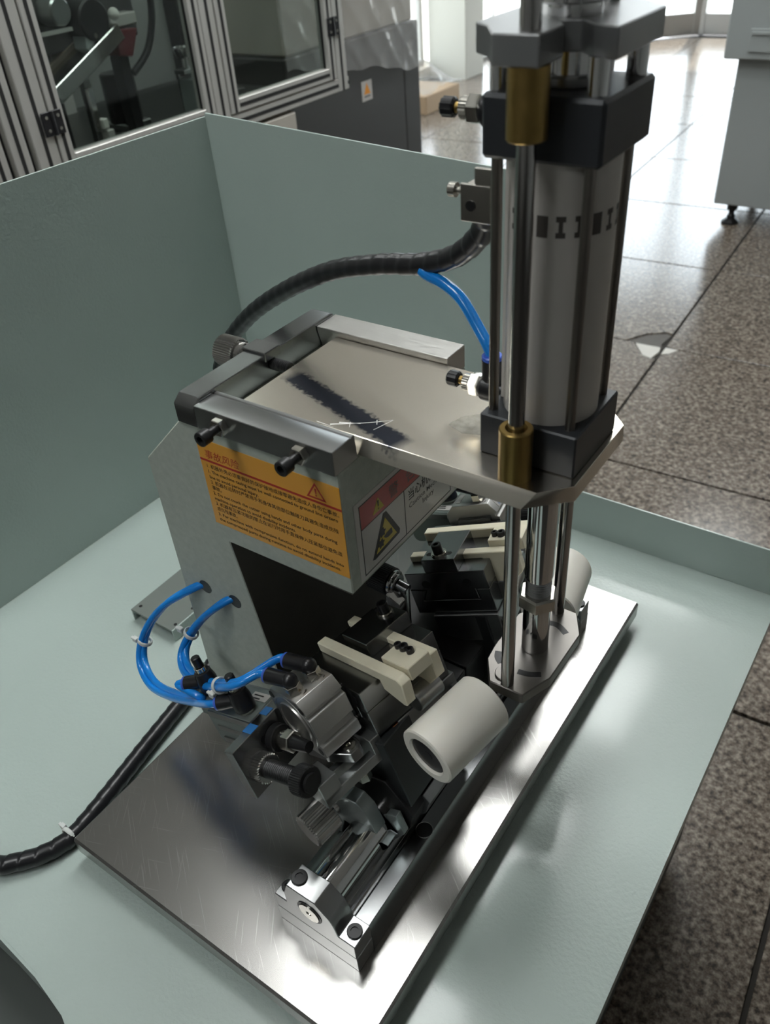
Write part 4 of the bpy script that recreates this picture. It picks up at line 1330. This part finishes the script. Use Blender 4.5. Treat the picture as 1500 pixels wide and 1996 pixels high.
    for k in range(26):
        a_, b_, c_ = rnd.uniform(-198, -166), rnd.uniform(-84, -62), 85.5
        r_ = rnd.uniform(0.8, 2.4)
        q.raw([(a_ - r_, b_, c_), (a_ + r_ * .4, b_ - r_, c_), (a_ + r_, b_ + r_ * .6, c_ + r_ * .9)], [(0, 1, 2)])
    ch = q.build('swarf_chips', M_NICKEL, parent=A)
    ch['kind'] = 'stuff'

    # ---- second air cylinder behind the side plate
    A2 = thing('air_cylinder', 'grey green air cylinder behind the side plate ' + ('under the looped blue tubes' if side == 'front' else 'of the far clamping slide'), 'air cylinder', (150, 140 if side == 'front' else 518, 100), 'side air cylinders')
    b = MB(F0)
    b.prism([(-163, 15), (-163, 46), (-166, 48), (-166, 60), (-228, 60), (-234, 55), (-234, 20), (-230, 15)], -201, -160, 'x', 0.8)
    # F0 axes: a, b, c  -> prism axis 'x' is a; polygon is (b, c)
    bd = b.build('body', material('grey_green_anodised', (0.22, 0.25, 0.24), 0.4, 0.6), parent=A2)
    q = MB(F0); q.box(-202.5, -158, -229, -164, 52, 59, 0.5); q.build('cap_plate', M_GROUND, parent=bd)
    q = MB(F0); q.box(-201.6, -200.6, -226, -172, 34, 40, 0.3); q.box(-203, -200.6, -224, -170, 20, 26, 0.3); q.build('groove_strip', M_GROUND, parent=bd)
    q = MB(F0); q.box(-192, -164, -260, -231, 38, 59, 0.8); q.build('port_block', MATS['grey_green_anodised'], parent=A2)
    q = MB(F0); q.box(-176, -166, -192, -168, 60, 60.5, 0); lb = q.build('rating_label', M_WHITEVINYL, parent=bd)
    q = MB(F0); q.box(-174.5, -173, -189, -178, 60.5, 60.7, 0); q.box(-170.5, -169, -189, -176, 60.5, 60.7, 0); q.build('label_print', M_BLACKINK, parent=lb)
    for k, (aa, bb) in enumerate(((-189, -181), (-178, -246))):
        q = MB(F0); q.cyl((aa, bb, 59), (aa, bb, 64), 9, 6, ch=0.5); q.build('fitting_hex', M_NICKEL, parent=A2)
        q = MB(F0); q.lathe((aa, bb, 64), (0, 0, 1), [(0, 0), (0, 10.5), (12, 10.5), (22, 8.5), (22, 0)], 22)
        d2 = Vector((-0.5, -1, 0.0)).normalized()
        q.cyl((aa, bb, 74), Vector((aa, bb, 74)) + d2 * 24, 7.2, 18, 7.8)
        q.build('flow_control_body', M_BLACKPL, parent=A2)
        q = MB(F0); q.gear((aa, bb, 86), (aa, bb, 92), 6.4, 0.4, 20, ch=0.4); q.build('knurled_collar', M_NICKEL, parent=A2)
        q = MB(F0); q.cyl((aa, bb, 92), (aa, bb, 104), 4.8, 14, ch=1); q.build('adjusting_knob', M_BLACKPL, parent=A2)
        q = MB(F0); e = Vector((aa, bb, 74)) + d2 * 24; q.cyl(e, e + d2 * 3, 7.6, 18, ch=0.6); q.build('release_ring', M_BLUERING, parent=A2)
    return F, F0


FF, FF0 = make_unit('front')
make_unit('rear')

# locking knob on the inner face of the frame leg
R = thing('locking_knob', 'dark round locking knob with chrome collar between the two slides', 'knob', (206, 329, 160))
b = MB(); b.gear((188, 330, 212), (213, 328, 213), 15.5, 0.5, 40); b.build('knob_head', M_BLACKOX, parent=R)
b = MB(); b.cyl((213, 328, 213), (217, 328, 213), 14, 28, ch=0.8); b.cyl((217, 328, 213), (220, 328, 213), 11.5, 28, ch=0.6); b.build('chrome_collar', M_CHROME, parent=R)
b = MB(); b.prism([(216, 212), (232, 204), (233, 194), (221, 172), (214, 177), (216, 198)], 310, 322, 'y', 0.8); b.build('lever_arm', M_CHROME, parent=R)
b = MB(); b.cyl((220, 328, 213), (232, 328, 211), 6, 16); b.cyl((228, 328, 213), (228, 328, 100), 5, 14); b.build('spindle', M_GROUND, parent=R)

# ================================================================== HOSES, TUBES AND TIES
b = MB()
hp = [(318, 326, 612), (315.8, 335, 600), (305.2, 341.4, 584), (281.7, 349.3, 565), (245.3, 358.2, 550), (197, 368.8, 538), (128.6, 382.3, 515),
      (50.8, 396.2, 474), (-14.3, 407.2, 429), (-66.6, 416.6, 377), (-98, 425, 320), (-100, 430, 230), (-70, 432, 120), (-30, 436, 60), (0, 440, 30)]
b.tube(hp, 8.4, 20, 22, wrap=0.10, pitch=17)
tag(b.build('spiral_hose', M_HOSE, base=(0, 440, 30), angle=50), 'black spiral-wrapped hose arching from the cylinder over the table plate', 'hose')
b = MB()
hp = [(-66, 310, -29), (-65.4, 273.9, -29), (-54, 205, -29), (-43, 136, -29), (-31, 68, -29), (-24, 19, -29), (-26, -4, -29), (-36, -26, -29), (-50, -43, -29), (-70, -60, -29), (-130, -82, -29), (-260, -90, -29)]
b.tube(hp, 9.6, 20, 22, wrap=0.12, pitch=17)
tag(b.build('spiral_hose', M_HOSE, base=(-40, 130, -39), angle=50), 'black spiral-wrapped hose lying in the tray along the base plate', 'hose')

FFm = FF


def loc(F, p):
    return F @ Vector(p)


ends2 = []
for aa in (-194.5, -172):
    cen = Vector((aa, -74, 99)); d = Vector((-0.35, -1, 0.16)).normalized()
    ends2.append((loc(FF, cen + d * 25), (FF.to_3x3() @ d)))
ends1 = []
for (aa, bb) in ((-189, -181), (-178, -246)):
    d = Vector((-0.5, -1, 0)).normalized(); e = Vector((aa, bb, 74)) + d * 25
    ends1.append((loc(FF0, e), FF0.to_3x3() @ d))
L1 = [(36, 236, 206), (12, 217, 192), (-15.7, 205, 169), (-38.4, 193, 139.5), (-50.3, 180, 108), (-42.5, 167, 88), (-11, 154, 86), (42, 143, 112), (101.5, 133, 151.7)]
L2 = [(79, 236, 206), (60.4, 219, 194), (40, 208, 173), (25.6, 197, 151), (20, 184, 129.5), (38.6, 169, 127), (83.7, 152, 151.6), (139.9, 136, 196.4), (172, 134, 222)]
TUBES = [('outer loop, lower strand', L1, (0, 0, 0), ends1[0]), ('outer loop, upper strand', L1, (3.4, 5.2, 3.6), ends1[1]),
         ('inner loop, near strand', L2, (0, 0, 0), ends2[0]), ('inner loop, far strand', L2, (3.4, 5.2, 3.6), ends2[1])]
for nm, pts, off, (e, d) in TUBES:
    pts = [Vector(p) + Vector(off) * (0.15 if i == 0 else 1) for i, p in enumerate(pts)]
    pts += [e + d * 9, e - d * 6]
    b = MB(); b.tube(pts, 3.9, 14, 12)
    tag(b.build('air_tube', M_BLUE, base=tuple(pts[0]), angle=60), 'bright blue air tube from the frame, ' + nm, 'air tube', 'blue air tubes looping from the frame')
b = MB(); b.tube([(250, 352, 548), (257.5, 350, 545.6), (273.5, 346.9, 543), (292, 342.3, 535), (308.8, 336.7, 519), (320, 332.2, 508), (325, 331, 498), (325, 331, 488)], 4.6, 16, 12)
tag(b.build('air_tube', M_BLUE, base=(325, 331, 498), angle=60), 'bright blue air tube leaving the black hose above the table plate', 'air tube')


def cable_tie(c, d, r, head, label):
    t = thing('cable_tie', label, 'cable tie', c, 'white cable ties')
    b = MB(); b.ring(c, d, r, 1.2, 28, 8, squash=2.2); b.build('strap', M_TIE, parent=t)
    h = Vector(c) + Vector(head)
    hh = Vector(head).normalized() * 4
    b = MB(); b.box(h.x - 3.4, h.x + 3.4, h.y - 2.6, h.y + 2.6, h.z - 3.0, h.z + 3.0, 0.6); b.box(h.x - 7 if head[0] < 0 else h.x, h.x if head[0] < 0 else h.x + 7, h.y - 1.6, h.y + 1.6, h.z - 1.2, h.z + 1.2, 0.3); b.build('head', M_TIE, parent=t)


cable_tie((-47, 186, 112), (0.25, 0.4, 1), 7.6, (-12, -4, 0), 'white cable tie round the outer blue tube loop')
cable_tie((26.5, 200, 152), (0.45, 0.3, 1), 7.6, (-12, -4, 3), 'white cable tie at the top of the inner blue loop')
cable_tie((141, 138, 198), (1, -0.2, 0.75), 7.6, (-3, -9, -6), 'white cable tie under the inner blue loop near the fittings')
cable_tie((-26, 8, -29), (0.0, 1, 0), 10.8, (-13, 2, 5), 'white cable tie on the tray hose at the plate corner')

# panel lying in the tray behind the frame
R = thing('cover_panel', 'grey sheet metal panel lying in the tray behind the frame leg', 'panel', (-150, 330, TZ))
b = MB(); b.box(-236, -152, 288, 392, -22, -19, 0.4); pn = b.build('sheet', material('dark_grey_green_paint', (0.16, 0.18, 0.165), 0.5), parent=R)
for (x0, x1, z1) in ((-152, -149.5, -19), (-236, -233.5, -22)):
    b = MB(); b.box(x0, x1, 288, 392, -40, z1, 0.3); b.build('folded_edge', M_TRAY, parent=R)
for (x, y) in ((-156, 300), (-158, 336), (-228, 300)):
    b = MB(); b.cyl((x, y, -19.2), (x, y, -18.8), 2.6, 14); b.build('screw_hole', M_BLACKOX, parent=pn)
